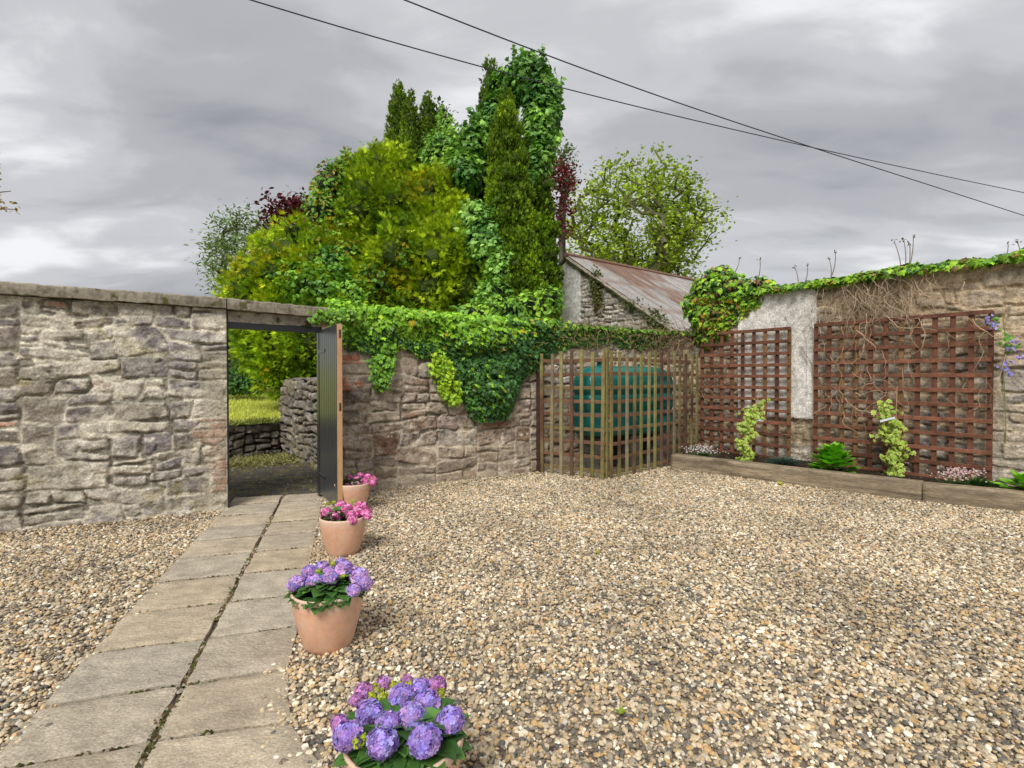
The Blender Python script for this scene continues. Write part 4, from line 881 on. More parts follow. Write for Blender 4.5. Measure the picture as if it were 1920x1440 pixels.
dtree('wispy sapling poking up right of the slim spires', 832, 225, 15.2, 10, 36, natt=24, nleaf=12, lsz=.12, ca=(.13, .22, .06), cb=(.06, .12, .04), crad=.10, seed=36, k0=.008)
# branch reaching in at the far left
t_ = empty('tree', (-9.9, 8.5, 0)); tag(t_, 'bronze-leaved tree at the far left edge, only a branch tip showing', 'tree')
mb = MB(); tp = at(28, 393, 8.0); st0 = np.array([-9.9, 8.5, 3.2]); trunk(mb, (-9.9, 8.5, 0), 5.2, .14)
LP = []
for e_, w_ in ((tp, .012), (at(-6, 372, 8.0), .01), (tp+[-.25, .2, .35], .01), (tp+[-.7, .3, .6], .01), (tp+[-.9, -.2, -.2], .01)):
    s = np.linspace(0, 1, 12)[:, None]; pts = st0*(1-s)+e_*s+np.array([0, 0, .35])*np.sin(s*np.pi); mb.tube(pts, np.linspace(.04, .006, 12), 5, (.12, .09, .06)); LP.append(pts[5:])
mb.build('trunk', M['bark'], t_)
P = np.repeat(np.concatenate(LP), 9, 0); P = P+rng.normal(0, .05, P.shape); P = P[(proj(P)[0] < 34) & ((proj(P)[0] < -2) | (np.abs(proj(P)[1]-388) < 16))]
X, Y, Z = frames(np.repeat([[0, 0, 1.]], len(P), 0), np.array([1., 0, 0]), .5, 1.2)
mb = MB(); mb.scatter(LEAF, LEAFF, P, X, Y, Z, rng.uniform(.04, .08, len(P)), colmix(len(P), (.42, .36, .05), (.40, .20, .05)))
P, Nn = blob_pts(billow([(-10.6, 8.7, 4.9, 1.3, 1.3, 1.4), (-10.9, 8.3, 4.0, 1.2, 1.2, 1.0)], 12, .45, 88), 170, (.6, 1.1), .25, 88, .6); kk = proj(P)[0] < -4; P, Nn = P[kk], Nn[kk]; X, Y, Z = frames(nrm(Nn+[0, 0, .5]), Nn, .5, 1.2)
mb.scatter(LEAF, LEAFF, P, X, Y, Z, rng.uniform(.06, .11, len(P)), colmix(len(P), (.36, .34, .05), (.34, .20, .05))); mb.build('crown', M['leaf'], t_)

# ------------------------------------------------------------------ shed with corrugated roof
PK = np.array([1.43, 13.0]); gd = nrm(np.array([.62, -.784])); rdg = np.array([-gd[1], gd[0]]); HP = 4.44
shed = empty('stone_shed', (*(PK), 0)); tag(shed, 'old stone shed with a rusty corrugated iron roof beyond the wall', 'shed')
def ov_shed(U, Z, h, C, k):
    rm = U < 3.40+.015*k['fb'](3, 3, 141); rc_ = np.array([.50, .495, .48])*(1+.35*k['fb'](2, 2, 143, 5))[..., None]
    C = np.where(rm[..., None], rc_*.85+C*.15, C); h = np.where(rm, .04+h*.1, h); return h, C
wall('gable_wall', PK-gd*3.0, PK+gd*3.2, 0, lambda u: HP-.05-.655*np.abs(u-3.0), .4, 'shed', 53, res=.025, parent=shed, over=ov_shed)
mb = MB(); LR = 9.5
for sgn in (1, -1):
    nu_, nv_ = int(LR/.019), 24; u, v = np.meshgrid(np.linspace(-.12, LR, nu_), np.linspace(0, 3.35, nv_), indexing='ij')
    step = .012*np.floor(v/1.15); z = HP+.02-.655*v+.011*np.sin(u*2*np.pi/.076)-step+.03*fbm(u*.7, v*.7, 90, 2)
    X_ = PK[0]+rdg[0]*u+gd[0]*v*sgn; Y_ = PK[1]+rdg[1]*u+gd[1]*v*sgn
    ru = sstep(-.02, .14, fbm(u*.9+20, v*.55, 91, 5, .6)+.25*fbm(u*4, v*1.2, 93, 3)); gal = np.array([.33, .315, .295]); rust = np.array([.20, .125, .092])
    streak = (1+.4*fbm(u*12, v*.8, 95, 3))[..., None]
    sheet = (.85+.3*vnoise(np.floor(u/.66)*1.7+.5, np.floor(v/1.15)*2.3+.5, 97))[..., None]
    C = (gal*(1-ru[..., None])+rust*ru[..., None])*streak*sheet
    seam = ((np.abs((u % .66)-.02) < .02) | (np.abs((v % 1.15)-.02) < .03))[..., None]; C = np.where(seam, C*.5+np.array([.2, .09, .05])*.5, C)
    I = np.arange(nu_*nv_).reshape(nu_, nv_); F = np.stack([I[:-1, :-1], I[1:, :-1], I[1:, 1:], I[:-1, 1:]], -1).reshape(-1, 4)
    mb.add(np.dstack([X_, Y_, z]).reshape(-1, 3), [F], C.reshape(-1, 3))
rf = mb.build('roof', M['iron'], shed, True)
mb = MB(); s = np.linspace(-.14, LR, 40)[:, None]; mb.tube(np.c_[PK+rdg*s, np.full(40, HP+.03)], .06, 8, (.22, .12, .08)); mb.build('ridge_cap', M['iron'], shed)
mb = MB(); q = PK-rdg*.10; a_ = math.atan(.655)
pts = np.array([[*(q+gd*t), HP-.06-.655*t] for t in np.linspace(0, 3.3, 40)]); pts[:, 2] += rng.normal(0, .008, 40); mb.tube(pts, .05, 5, (.30, .26, .21)); mb.build('verge', M['stone'], shed)
def clumps(mb, centers, rad, n, size, ca, cb, tm=(LEAF, LEAFF)):
    for c in centers:
        P = np.array(c)+rng.normal(0, 1, (n, 3))*np.array(rad); X, Y, Z = frames(np.repeat([[-.5, -.7, .3]], n, 0), np.array([0, 0, 1.]), .6, 1.2); mb.scatter(tm[0], tm[1], P, X, Y, Z, rng.uniform(.6, 1.3, n)*size, colmix(n, ca, cb))
mb = MB(); wnn = np.array([gd[1], -gd[0]])
clumps(mb, [(*(PK+gd*t+wnn*.08), z) for t, z in ((.95, 3.55), (.98, 3.35), (.93, 3.75), (1.0, 3.2))], (.06, .06, .10), 160, .07, (.16, .15, .03), (.06, .08, .02))
clumps(mb, [(*(PK+gd*t+wnn*.08), z) for t, z in ((2.5, 2.7), (2.65, 2.58), (2.75, 2.45), (2.0, 3.0))], (.10, .10, .07), 150, .07, (.12, .13, .03), (.05, .07, .02))
o = mb.build('weeds', M['leaf']); tag(o, 'brownish weeds sprouting from the stone gable of the shed', 'weeds')

# ------------------------------------------------------------------ ivy on the walls
def wall_ivy(name, label, A, B, zr, bound, n, size, offs, colf, top=None, mat_='leaf', cat='ivy', below=0, tm=(IVY, IVYF)):
    """leaves hanging on a wall line A..B; bound maps photo x to the lower edge of the curtain"""
    A = np.array(A); B = np.array(B); d = nrm(B-A); nn = np.array([d[1], -d[0]]); Ln = np.linalg.norm(B-A)
    u = rng.random(n*5)*Ln; z = rng.uniform(zr[0], zr[1], n*5); P = np.c_[A+d*u[:, None], z]
    px_, py_ = proj(P); bx, by = np.array(bound).T; lim = np.interp(px_, bx, by)+26*fbm(u*5, z*3, 900, 3)
    k = (py_ < lim) & (px_ > bx[0]-10) & (px_ < bx[-1]+10); P = P[k][:n]; lim = lim[k][:n]; py_ = py_[k][:n]; px_ = px_[k][:n]; m_ = len(P)
    deep = np.clip((lim-py_)/60, .12, 1); o_ = offs*deep*(rng.random(m_)**.7)*(1+1.6*fbm(P[:, 0]*3, P[:, 2]*4, 903, 2)); P[:, :2] += nn*(.02+o_)[:, None]
    X, Y, Z = frames(np.repeat([[nn[0], nn[1], .55]], m_, 0), np.array([0, 0, -1.]), .38, .55); cols = colf(m_, P, px_, py_)
    ss = rng.uniform(.6, 1.25, m_)*size
    if top is not None:
        nt_, hh, dp_ = top; u = rng.random(nt_)*Ln; s = rng.random(nt_)*np.pi; bump = 1+1.2*fbm(u*3.1, u*0+3, 905, 3)
        ctr = A+d*u[:, None]-nn*(dp_/2-.05); r_ = rng.uniform(.75, 1.1, nt_)
        Q = np.c_[ctr+nn*(np.cos(s)*(dp_/2+offs*.55)*r_)[:, None], zr[1]-.02+np.sin(s)*hh*r_*bump]
        Nq = np.c_[nn*np.cos(s)[:, None], np.sin(s)]; qx, qy = proj(Q); kk = (qx > bx[0]-10) & (qx < bx[-1]+12); Q, Nq, qx, qy = Q[kk], Nq[kk], qx[kk], qy[kk]
        X2, Y2, Z2 = frames(nrm(Nq+[0, 0, .4]), nrm(np.c_[Nq[:, :2]*.6, -np.ones(len(Nq))*.5]), .38, .7)
        P = np.r_[P, Q]; X = np.r_[X, X2]; Y = np.r_[Y, Y2]; Z = np.r_[Z, Z2]; cols = np.r_[cols, colf(len(Q), Q, qx, qy)]; ss = np.r_[ss, rng.uniform(.55, 1.15, len(Q))*size]
    o = empty(name, (*A, 0)); tag(o, label, cat)
    mb = MB(); mb.scatter(tm[0], tm[1], P, X, Y, Z, ss, cols); mb.build('leaves', M[mat_], o); return o, d, nn
def stems(A, B, n, zr, ln, rad, cols, nn_off=(.02, .10), curly=.35, droop=1., accept=None, seed=1, name='stems', parent=None, horiz=0):
    r = np.random.default_rng(seed); A = np.array(A); B = np.array(B); d = nrm(B-A); nn = np.array([d[1], -d[0]]); Ln = np.linalg.norm(B-A); mb = MB(); k = 0
    while k < n:
        u = r.random()*Ln; z = r.uniform(*zr); off = r.uniform(*nn_off)
        if accept is not None and not accept(u, z): n -= .2; continue
        L_ = r.uniform(*ln); m_ = 9; th = -np.pi/2+r.normal(0, .35)+horiz*r.choice([-1, 1])*np.pi/2*.8 if droop else r.uniform(0, 6.28); q = [[u, z, off]]
        for i in range(m_): th += r.normal(0, curly); q.append([q[-1][0]+math.cos(th)*L_/m_, q[-1][1]+math.sin(th)*L_/m_*1., max(.012, q[-1][2]+r.normal(0, .012))])
        q = np.array(q); P = np.c_[A+d*q[:, 0:1]+nn*q[:, 2:3], q[:, 1]]; R0 = r.uniform(*rad)
        mb.tube(P, np.linspace(R0, R0*.4, len(P)), 4, np.array(cols)*r.uniform(.6, 1.35)); k += 1
    return mb.build(name, M['dry'], parent)
BR = lambda n: colmix(n, (.36, .64, .04), (.18, .40, .035), .22)
DK = lambda n: colmix(n, (.085, .22, .045), (.045, .12, .035), .25)
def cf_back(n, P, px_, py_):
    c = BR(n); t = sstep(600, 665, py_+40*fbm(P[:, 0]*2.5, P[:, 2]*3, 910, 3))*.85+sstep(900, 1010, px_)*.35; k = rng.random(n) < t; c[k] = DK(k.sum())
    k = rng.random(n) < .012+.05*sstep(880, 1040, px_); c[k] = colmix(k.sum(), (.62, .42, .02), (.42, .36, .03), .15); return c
bnd = [(628, 640), (660, 650), (700, 664), (760, 654), (800, 664), (845, 690), (868, 750), (885, 785), (915, 800), (945, 792), (962, 755), (980, 706), (1010, 684), (1040, 668)]
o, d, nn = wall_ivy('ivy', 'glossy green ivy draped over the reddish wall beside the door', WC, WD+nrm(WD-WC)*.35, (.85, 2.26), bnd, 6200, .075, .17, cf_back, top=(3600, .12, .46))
mb = MB(); beam(mb, WC+nrm(WD-WC)*.1, WD, 2.16, 2.28, .05, .42, (.05, .06, .02), 40, .02); mb.build('stems', M['dry'], o)
bnd2 = [(1010, 668), (1060, 652), (1090, 645), (1130, 645), (1180, 648), (1210, 655), (1240, 640), (1270, 628), (1300, 622)]
def cf_b2(n, P, px_, py_):
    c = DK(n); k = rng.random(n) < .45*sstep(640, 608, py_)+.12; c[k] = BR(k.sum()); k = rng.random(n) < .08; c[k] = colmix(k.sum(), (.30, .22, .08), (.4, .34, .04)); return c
o, d, nn = wall_ivy('ivy', 'thin straggly ivy and dry stems along the wall top above the green tank', WD+nrm(CR-WD)*.1, CR, (1.85, 2.24), bnd2, 2300, .065, .10, cf_b2, top=(1300, .09, .45))
stems(WD, CR, 330, (1.98, 2.33), (.15, .5), (.0035, .008), (.26, .18, .10), (.01, .16), .5, 1, accept=lambda u, z: random.random() < .25+.75*(u/3.4)**1.5, seed=5, parent=o, horiz=.8)
# clumps on the reddish wall
WD_ = nrm(WD-WC); Wn = np.array([WD_[1], -WD_[0]])
def on_wall(px, py, A, B, off=.03):
    A = np.array(A); B = np.array(B); d = nrm(B-A); nn = np.array([d[1], -d[0]]); A2 = A+nn*off; r0 = at(px, py, 1.0)-[0, 0, CAMH]; r0 = r0
    # intersect the sight line with the wall's vertical plane
    t = (A2@nn)/(r0[:2]@nn); return np.array([r0[0]*t, r0[1]*t, CAMH+r0[2]*t])
def cl_ivy(label, pts, size, ca, cb, A=WC, B=WD):
    d = nrm(np.array(B)-np.array(A)); nn = np.array([d[1], -d[0]]); mb = MB(); o = empty('ivy', tuple(on_wall(*pts[0][:2], A, B))); tag(o, label, 'ivy')
    for px, py, rx, ry, n in pts:
        c = on_wall(px, py, A, B, .05); k = c[1]/FPX; a = rng.uniform(0, 6.28, n); r_ = rng.random(n)**.5*(1+.5*fbm(np.cos(a)*2, np.sin(a)*2, 920, 2))
        P = c+np.c_[d*(np.cos(a)*r_*rx*k)[:, None]+nn*rng.uniform(0, .09, n)[:, None], np.sin(a)*r_*ry*k]
        X, Y, Z = frames(np.repeat([[nn[0], nn[1], .5]], n, 0), np.array([0, 0, -1.]), .38, .6); mb.scatter(IVY, IVYF, P, X, Y, Z, rng.uniform(.6, 1.2, n)*size, colmix(n, ca, cb, .25))
    mb.build('leaves', M['leaf'], o)
    mb = MB(); q = on_wall(pts[0][0]+4, 655, A, B, .04); s = np.linspace(0, 1, 8)[:, None]; e_ = on_wall(*pts[-1][:2], A, B, .04); mb.tube(q*(1-s)+e_*s+np.c_[.02*np.sin(s*9), 0*s, 0*s], .004, 4, (.2, .15, .08)); mb.build('stem', M['dry'], o)
cl_ivy('small hanging tuft of ivy just right of the door', [(725, 655, 12, 20, 60), (716, 685, 24, 20, 190), (711, 715, 16, 16, 90), (730, 665, 12, 20, 60)], .062, (.26, .52, .04), (.09, .22, .035))
cl_ivy('yellow-green young ivy patch on the middle of the reddish wall', [(828, 695, 26, 26, 230), (842, 728, 26, 20, 190), (848, 748, 14, 10, 60), (820, 675, 14, 14, 60)], .056, (.44, .64, .03), (.24, .44, .03))
# ivy end creeping on the lintel
cl_ivy('stray ivy sprigs creeping over the coping above the door', [(610, 592, 26, 10, 110), (632, 612, 14, 20, 70), (590, 600, 12, 8, 30), (650, 590, 26, 10, 90)], .055, (.28, .50, .04), (.10, .24, .04), A=WC+[0, -.12], B=WD+[0, -.12])
# tall wall ivy
RN = np.array([-.8, -.6])
bnd3 = [(1296, 590), (1306, 640), (1330, 652), (1362, 635), (1372, 602), (1400, 592), (1425, 566), (1440, 548), (1500, 540), (1530, 534), (1600, 526), (1690, 508), (1760, 496), (1850, 484), (1925, 474), (2100, 440)]
def cf_r(n, P, px_, py_):
    c = colmix(n, (.38, .64, .04), (.17, .38, .035), .25); k = rng.random(n) < .25; c[k] = DK(k.sum())
    k = rng.random(n) < .10+.25*((px_ > 1310) & (px_ < 1385) & (py_ > 560)); c[k] = colmix(k.sum(), (.16, .07, .04), (.42, .30, .03), .3); return c
o, d, nn = wall_ivy('ivy', 'ivy running along the top of the tall wall and bulging at its corner', CR-RD*.35, RE, (1.9, 2.84), bnd3, 4200, .085, .20, cf_r, top=(6500, .13, .50))
bl = [px_blob(*q) for q in [(1335, 545, 9.35, 34, 38), (1370, 540, 9.0, 34, 28), (1312, 548, 9.5, 14, 26), (1352, 512, 9.2, 26, 14), (1425, 535, 8.7, 26, 18), (1330, 632, 9.4, 22, 20), (1325, 595, 9.35, 22, 36), (1395, 560, 8.9, 24, 24), (1345, 590, 9.2, 26, 30)]]
P, Nn = blob_pts(bl, 330, (.7, 1.1), .25, 77, .7); X, Y, Z = frames(nrm(Nn+[-.3, -.4, .3]), np.array([0, 0, -1.]), .4, .6)
pxx, pyy = proj(P); mb = MB(); mb.scatter(IVY, IVYF, P, X, Y, Z, rng.uniform(.6, 1.2, len(P))*.085, cf_r(len(P), P, pxx, pyy)); core(mb, bl, .7, (.07, .055, .025), 3); mb.build('leaves', M['leaf'], o)
# dead stalks on the wall top
def stalks(label, lst):
    o = empty('dead_stalks', tuple(on_wall(lst[0][0], lst[0][1], CR, RE, -.15))); tag(o, label, 'dead plant')
    for px, py0, py1, lean in lst:
        mb = MB(); p0 = on_wall(px, py0+16, CR, RE, -.12); p1 = on_wall(px+lean, py1, CR, RE, -.12); s = np.linspace(0, 1, 8)[:, None]; q = p0*(1-s)+p1*s+np.c_[.02*np.sin(s*3), 0*s, 0*s]; mb.tube(q, np.linspace(.009, .005, 8), 4, (.25, .19, .15))
        n = 7; P = p1+rng.normal(0, .012, (n, 3)); X, Y, Z = frames(rng.normal(0, 1, (n, 3)), np.array([0, 0, 1.]), .5, 2); mb.scatter(LEAF, LEAFF, P, X, Y, Z, .032, colmix(n, (.25, .18, .12), (.16, .12, .09))); mb.build('stem', M['dry'], o)
stalks('tall sheaf of dead seed stalks on the ivy above the wide trellis', [(1690, 492, 452, -14), (1697, 492, 448, -3), (1702, 492, 456, 3), (1704, 490, 442, 8)])
stalks('withered upright sprig on the wall top above the gap between the trellises', [(1560, 500, 474, 6), (1558, 506, 485, -4)])
stalks('dead curled sprigs above the white render', [(1420, 512, 486, 5), (1375, 500, 484, 12)])
stalks('short bare twigs on the wall top over the edge of the render', [(1497, 518, 500, -8), (1508, 518, 497, 6)])
stalks('dark dead umbel on the wall top near the right edge', [(1880, 478, 458, 10), (1912, 470, 452, -6)])
# dry vine stems hanging over the wide trellis and the render
vine = empty('dry_vine', (*(RL+RN*.1), 2.4)); tag(vine, 'tangle of dead brown vine stems hanging over the wide trellis', 'vine')
def acc(u, z): s = u; return random.random() < math.exp(-((s-.75)/.45)**2)
stems(RL+RN*.0, RL+RD*1.9, 360, (2.42, 2.88), (.22, .6), (.003, .0055), (.46, .35, .24), (.02, .15), .22, 1, acc, 11, 'stems', vine)
stems(RL+RN*.10, RL+RN*.10+RD*1.95, 95, (.9, 2.4), (.25, .7), (.003, .0055), (.46, .34, .22), (.03, .10), .42, 1, lambda u, z: random.random() < .25+.75*math.exp(-((u-.5)/.45)**2), 12, 'stems', vine)
vine2 = empty('dry_vine', (*(RL-RD*.3), .3)); tag(vine2, 'few thin dead stems trailing down the white render between the trellises', 'vine')
stems(RL-RD*.42, RL-RD*.02, 11, (1.4, 2.5), (.5, 1.2), (.002, .004), (.22, .16, .12), (.065, .08), .12, 1, None, 13, 'stems', vine2)
stems(RL-RD*1.25, RL-RD*.45, 10, (2.0, 2.55), (.3, .6), (.002, .004), (.20, .16, .12), (.065, .08), .3, 1, None, 14, 'stems', vine2)
stems(RL-RD*.45, RL-RD*.02, 40, (.2, .85), (.2, .5), (.0025, .005), (.30, .22, .13), (.03, .09), .5, 1, None, 15, 'stems', vine2)
vine3 = empty('dry_vine', (*(RL-RD*1.2), .3)); tag(vine3, 'sparse dead twigs caught in the trellis nearest the tank', 'vine')
stems(RL-RD*1.9+RN*.1, RL-RD*.4+RN*.1, 34, (.5, 2.1), (.2, .6), (.0025, .006), (.24, .16, .11), (.03, .08), .4, 0, None, 16, 'stems', vine3)
stems(RL-RD*2.15, RL-RD*1.2, 80, (.3, 2.3), (.2, .6), (.003, .006), (.22, .17, .10), (.02, .06), .4, 1, None, 17, 'stems', vine3)

# ------------------------------------------------------------------ bed plants
def bed_at(px, py, z=.16): t = (z-CAMH)/(at(px, py, 1.)[2]-CAMH); return np.array([at(px, py, 1.)[0]*t, t, z])
def broad(name, label, c, n, ln, ca, cb, spread=.9, tm=(LEAF, LEAFF), wid=1.3, cat='plant', flowers=None, height=.0):
    o = empty(name, tuple(c)); tag(o, label, cat); a = rng.uniform(0, 6.28, n); t = rng.random(n)
    el_ = (1.25-spread*t)+rng.normal(0, .1, n); D = np.c_[np.cos(a)*np.cos(el_), np.sin(a)*np.cos(el_), np.sin(el_)]
    P = c+D*(ln*.30*(.3+t))[:, None]+np.c_[np.cos(a)*t*ln*.5, np.sin(a)*t*ln*.5, height*(1-t)+0*t]
    Yv = nrm(D+np.c_[np.cos(a), np.sin(a), 0*a]*.35); Zv = nrm(np.c_[-np.cos(a)*.8, -np.sin(a)*.8, np.ones(n)]); X = nrm(np.cross(Yv, Zv)); Z = np.cross(X, Yv)
    mb = MB(); mb.scatter(tm[0]*[wid, 1, 1], tm[1], P, X, Yv, Z, rng.uniform(.6, 1.1, n)*ln, colmix(n, ca, cb, .15)); mb.build('foliage', M['leaf'], o)
    if flowers:
        nf, fs, fc, rr_, hh = flowers; mb = MB(); q = c+np.c_[rng.normal(0, rr_[0], nf), rng.normal(0, rr_[1], nf), rng.uniform(hh*.4, hh, nf)]
        tvp = np.array([[0, 0, 0]]+[[math.cos(k*math.pi/5)*(1 if k % 2 == 0 else .45), math.sin(k*math.pi/5)*(1 if k % 2 == 0 else .45), .2] for k in range(10)]); tfp = np.array([[0, k+1, (k+1) % 10+1] for k in range(10)])
        X, Y, Z = frames(np.repeat([[-.3, -.7, .7]], nf, 0), np.array([0, 0, 1.]), .4, 2); sz_ = rng.uniform(.7, 1.2, nf)*fs; fcol = colmix(nf, *fc, .08); na = min(nf, 100)
        for k in range(na): m1 = MB(); m1.scatter(tvp, tfp, q[k:k+1], X[k:k+1], Y[k:k+1], Z[k:k+1], sz_[k:k+1], fcol[k:k+1]); m1.build('flower', M['petal'], o)
        if nf > na: mb.scatter(tvp, tfp, q[na:], X[na:], Y[na:], Z[na:], sz_[na:], fcol[na:]); mb.build('flowers', M['petal'], o)['kind'] = 'stuff'
        mb = MB()
        for z in q[::3]: mb.tube([c+(z-c)*[.5, .5, .1], z], .0015, 3, (.12, .18, .05))
        mb.build('stem', M['dry'], o)
    return o
broad('hosta', 'lush bright green broad-leaved plant in front of the white render', bed_at(1562, 884), 190, .19, (.28, .66, .03), (.12, .42, .02), height=.24)
broad('hosta', 'bright green leaf clump at the right edge of the bed', bed_at(1930, 925), 60, .19, (.26, .62, .03), (.12, .4, .02), height=.10)
broad('flowering_plant', 'low white-flowered plant at the left end of the bed', bed_at(1318, 858), 220, .09, (.10, .17, .05), (.05, .10, .03), wid=.7, flowers=(150, .014, ((.75, .72, .72), (.6, .5, .5)), (.14, .10), .19))
broad('flowering_plant', 'pale pink and white flowers in front of the wide trellis', bed_at(1795, 912), 160, .09, (.10, .17, .05), (.04, .09, .03), wid=.5, flowers=(170, .013, ((.78, .62, .62), (.72, .42, .45)), (.12, .09), .22))
broad('flowering_plant', 'sparse pink-tipped green tuft right of the pale pink flowers', bed_at(1832, 912), 200, .12, (.08, .22, .04), (.04, .12, .02), wid=.35, flowers=(26, .012, ((.80, .55, .58), (.7, .3, .4)), (.09, .07), .22))
broad('lavender', 'small grey-green lavender tuft at the foot of the left trellis', bed_at(1466, 872), 260, .15, (.12, .19, .15), (.07, .12, .09), tm=(BLD, BLDF), wid=.6)
o = broad('ground_cover', 'thin speckled ground cover at the right end of the bed', bed_at(1880, 922), 500, .05, (.12, .20, .04), (.05, .10, .03), wid=.9, cat='ground cover'); o.scale = (3.2, 2.0, .7)
# pieces of bark and debris on the soil
mb = MB(); n = 2600; P = np.c_[rng.uniform(2.5, 7, n), rng.uniform(4.6, 9.4, n), np.full(n, .163)]; P = P[inpoly(P[:, 0], P[:, 1], [tuple(T0+[.1, .1]), tuple(T1+[.1, .12]), tuple(T2+[.1, .1]), tuple(RE), tuple(RL+RD*2), tuple(CR)])]; n = len(P)
X, Y, Z = frames(np.repeat([[0, 0, 1.]], n, 0), np.array([0, 1., 0]), .4, 3); mb.scatter(tvv*[1, .6, .5], tff, P, X, Y, Z, rng.uniform(.012, .04, n), colmix(n, (.05, .035, .025), (.16, .12, .08), .4))
o = mb.build('bark_chips', M['soil']); tag(o, 'dark bark chips strewn over the soil of the bed', 'bark chips', kind='stuff')

def caned_ivy(label, pts, cane, tagp, seed):
    """variegated ivy trained on a cane; pts: px, py, halfwidth px; cane: bottom and top px,py"""
    g = bed_at(*cane[0]); Yd = g[1]; o = empty('variegated_ivy', tuple(g)); tag(o, label, 'plant', 'variegated ivies on canes')
    mb = MB(); P = []
    for px, py, hw, n in pts: c = at(px, py, Yd-.03); k = Yd/FPX; P.append(c+rng.normal(0, 1, (n, 3))*[hw*k*.34, .045, 9*k])
    P = np.concatenate(P); P = P[rng.random(len(P)) < .8]; n = len(P); P[:, 0] += .05*np.sin(P[:, 2]*23+seed); X, Y, Z = frames(np.repeat([[-.35, -.85, .35]], n, 0), np.array([0, 0, -1.]), .45, .9)
    inner = np.r_[IVY[:1]+[0, 0, .012], IVY[0]+(IVY[1:]-IVY[0])*.66+[0, 0, .012]]
    sz = rng.uniform(.6, 1.2, n)*.058; mb.scatter(IVY, IVYF, P, X, Y, Z, sz, colmix(n, (.66, .68, .20), (.52, .60, .10), .12)); mb.scatter(inner, IVYF, P+Z*.003, X, Y, Z, sz, colmix(n, (.34, .54, .06), (.2, .42, .04), .15))
    mb.build('leaves', M['leaf'], o)
    mb = MB(); q = at(*cane[1], Yd-.02); mb.tube([g, g*.4+q*.6, q], .005, 6, (.50, .32, .16)); mb.build('cane', M['tan'], o)
    mb = MB(); a, b = at(*tagp[0], Yd-.09), at(*tagp[1], Yd-.09); d = b-a; c = (a+b)/2; mb.box(c, (np.linalg.norm(d), .003, .028), 0, (.72, .76, .85), tilt=-math.atan2(d[2], d[0])); mb.build('plant_label', M['white'], o)
caned_ivy('variegated ivy on a cane in front of the trellis nearest the tank', [(1398, 850, 14, 110), (1400, 825, 16, 110), (1404, 800, 16, 100), (1410, 778, 12, 60), (1424, 765, 12, 40), (1395, 788, 10, 30), (1398, 860, 10, 30)], ((1405, 866), (1423, 733)), ((1417, 787), (1431, 789)), 1)
caned_ivy('variegated ivy on a cane in front of the wide trellis', [(1675, 880, 17, 110), (1674, 855, 16, 110), (1680, 830, 17, 110), (1676, 805, 14, 80), (1670, 785, 10, 50), (1655, 768, 14, 50), (1652, 806, 8, 26), (1700, 848, 8, 16)], ((1676, 890), (1682, 724)), ((1650, 790), (1678, 783)), 2)
# purple climber at the right edge of the wide trellis
cb = empty('purple_climber', tuple(bed_at(1884, 905))); tag(cb, 'violet-flowered climber at the right edge of the wide trellis', 'climbing plant')
mb = MB(); pts = [at(1884, 905, 6.25), at(1886, 800, 6.2), at(1882, 700, 6.15), at(1886, 640, 6.1), at(1880, 590, 6.1), at(1858, 592, 6.1)]; mb.tube(np.array(pts), .005, 5, (.24, .26, .08))
mb.tube(np.array([at(1886, 660, 6.1), at(1900, 655, 6.05), at(1922, 648, 6.0)]), .004, 5, (.20, .24, .08)); mb.tube(np.array([at(1866, 752, 6.1), at(1872, 715, 6.05), at(1886, 665, 6.05)]), .005, 5, (.5, .38, .25)); mb.build('stem', M['dry'], cb)
for px, py, n in [(1856, 595, 9), (1862, 610, 16), (1852, 602, 7), (1893, 652, 14), (1900, 640, 9), (1886, 690, 14), (1893, 698, 9), (1915, 668, 12), (1888, 680, 8)]:
    mbl = MB(); c = at(px, py, 6.02); P = c+rng.normal(0, .022, (n, 3)); X, Y, Z = frames(np.repeat([[-.4, -.8, .2]], n, 0), rng.normal(0, 1, (n, 3)), .5, 3); mbl.scatter(LEAF*[1.3, 1, 1], LEAFF, P, X, Y, Z, rng.uniform(.025, .045, n), colmix(n, (.24, .22, .62), (.48, .42, .78), .15)); mbl.build('flower_cluster', M['petal'], cb)
mb = MB()
for px, py, n in [(1866, 600, 5), (1888, 645, 7), (1900, 655, 6), (1880, 640, 4), (1884, 625, 4)]:
    c = at(px, py, 6.05); P = c+rng.normal(0, .025, (n, 3)); X, Y, Z = frames(np.repeat([[-.4, -.8, .3]], n, 0), rng.normal(0, 1, (n, 3)), .5, 3); mb.scatter(LEAF, LEAFF, P, X, Y, Z, rng.uniform(.05, .08, n), colmix(n, (.16, .38, .04), (.10, .26, .04)))
mb.build('leaves', M['leaf'], cb)

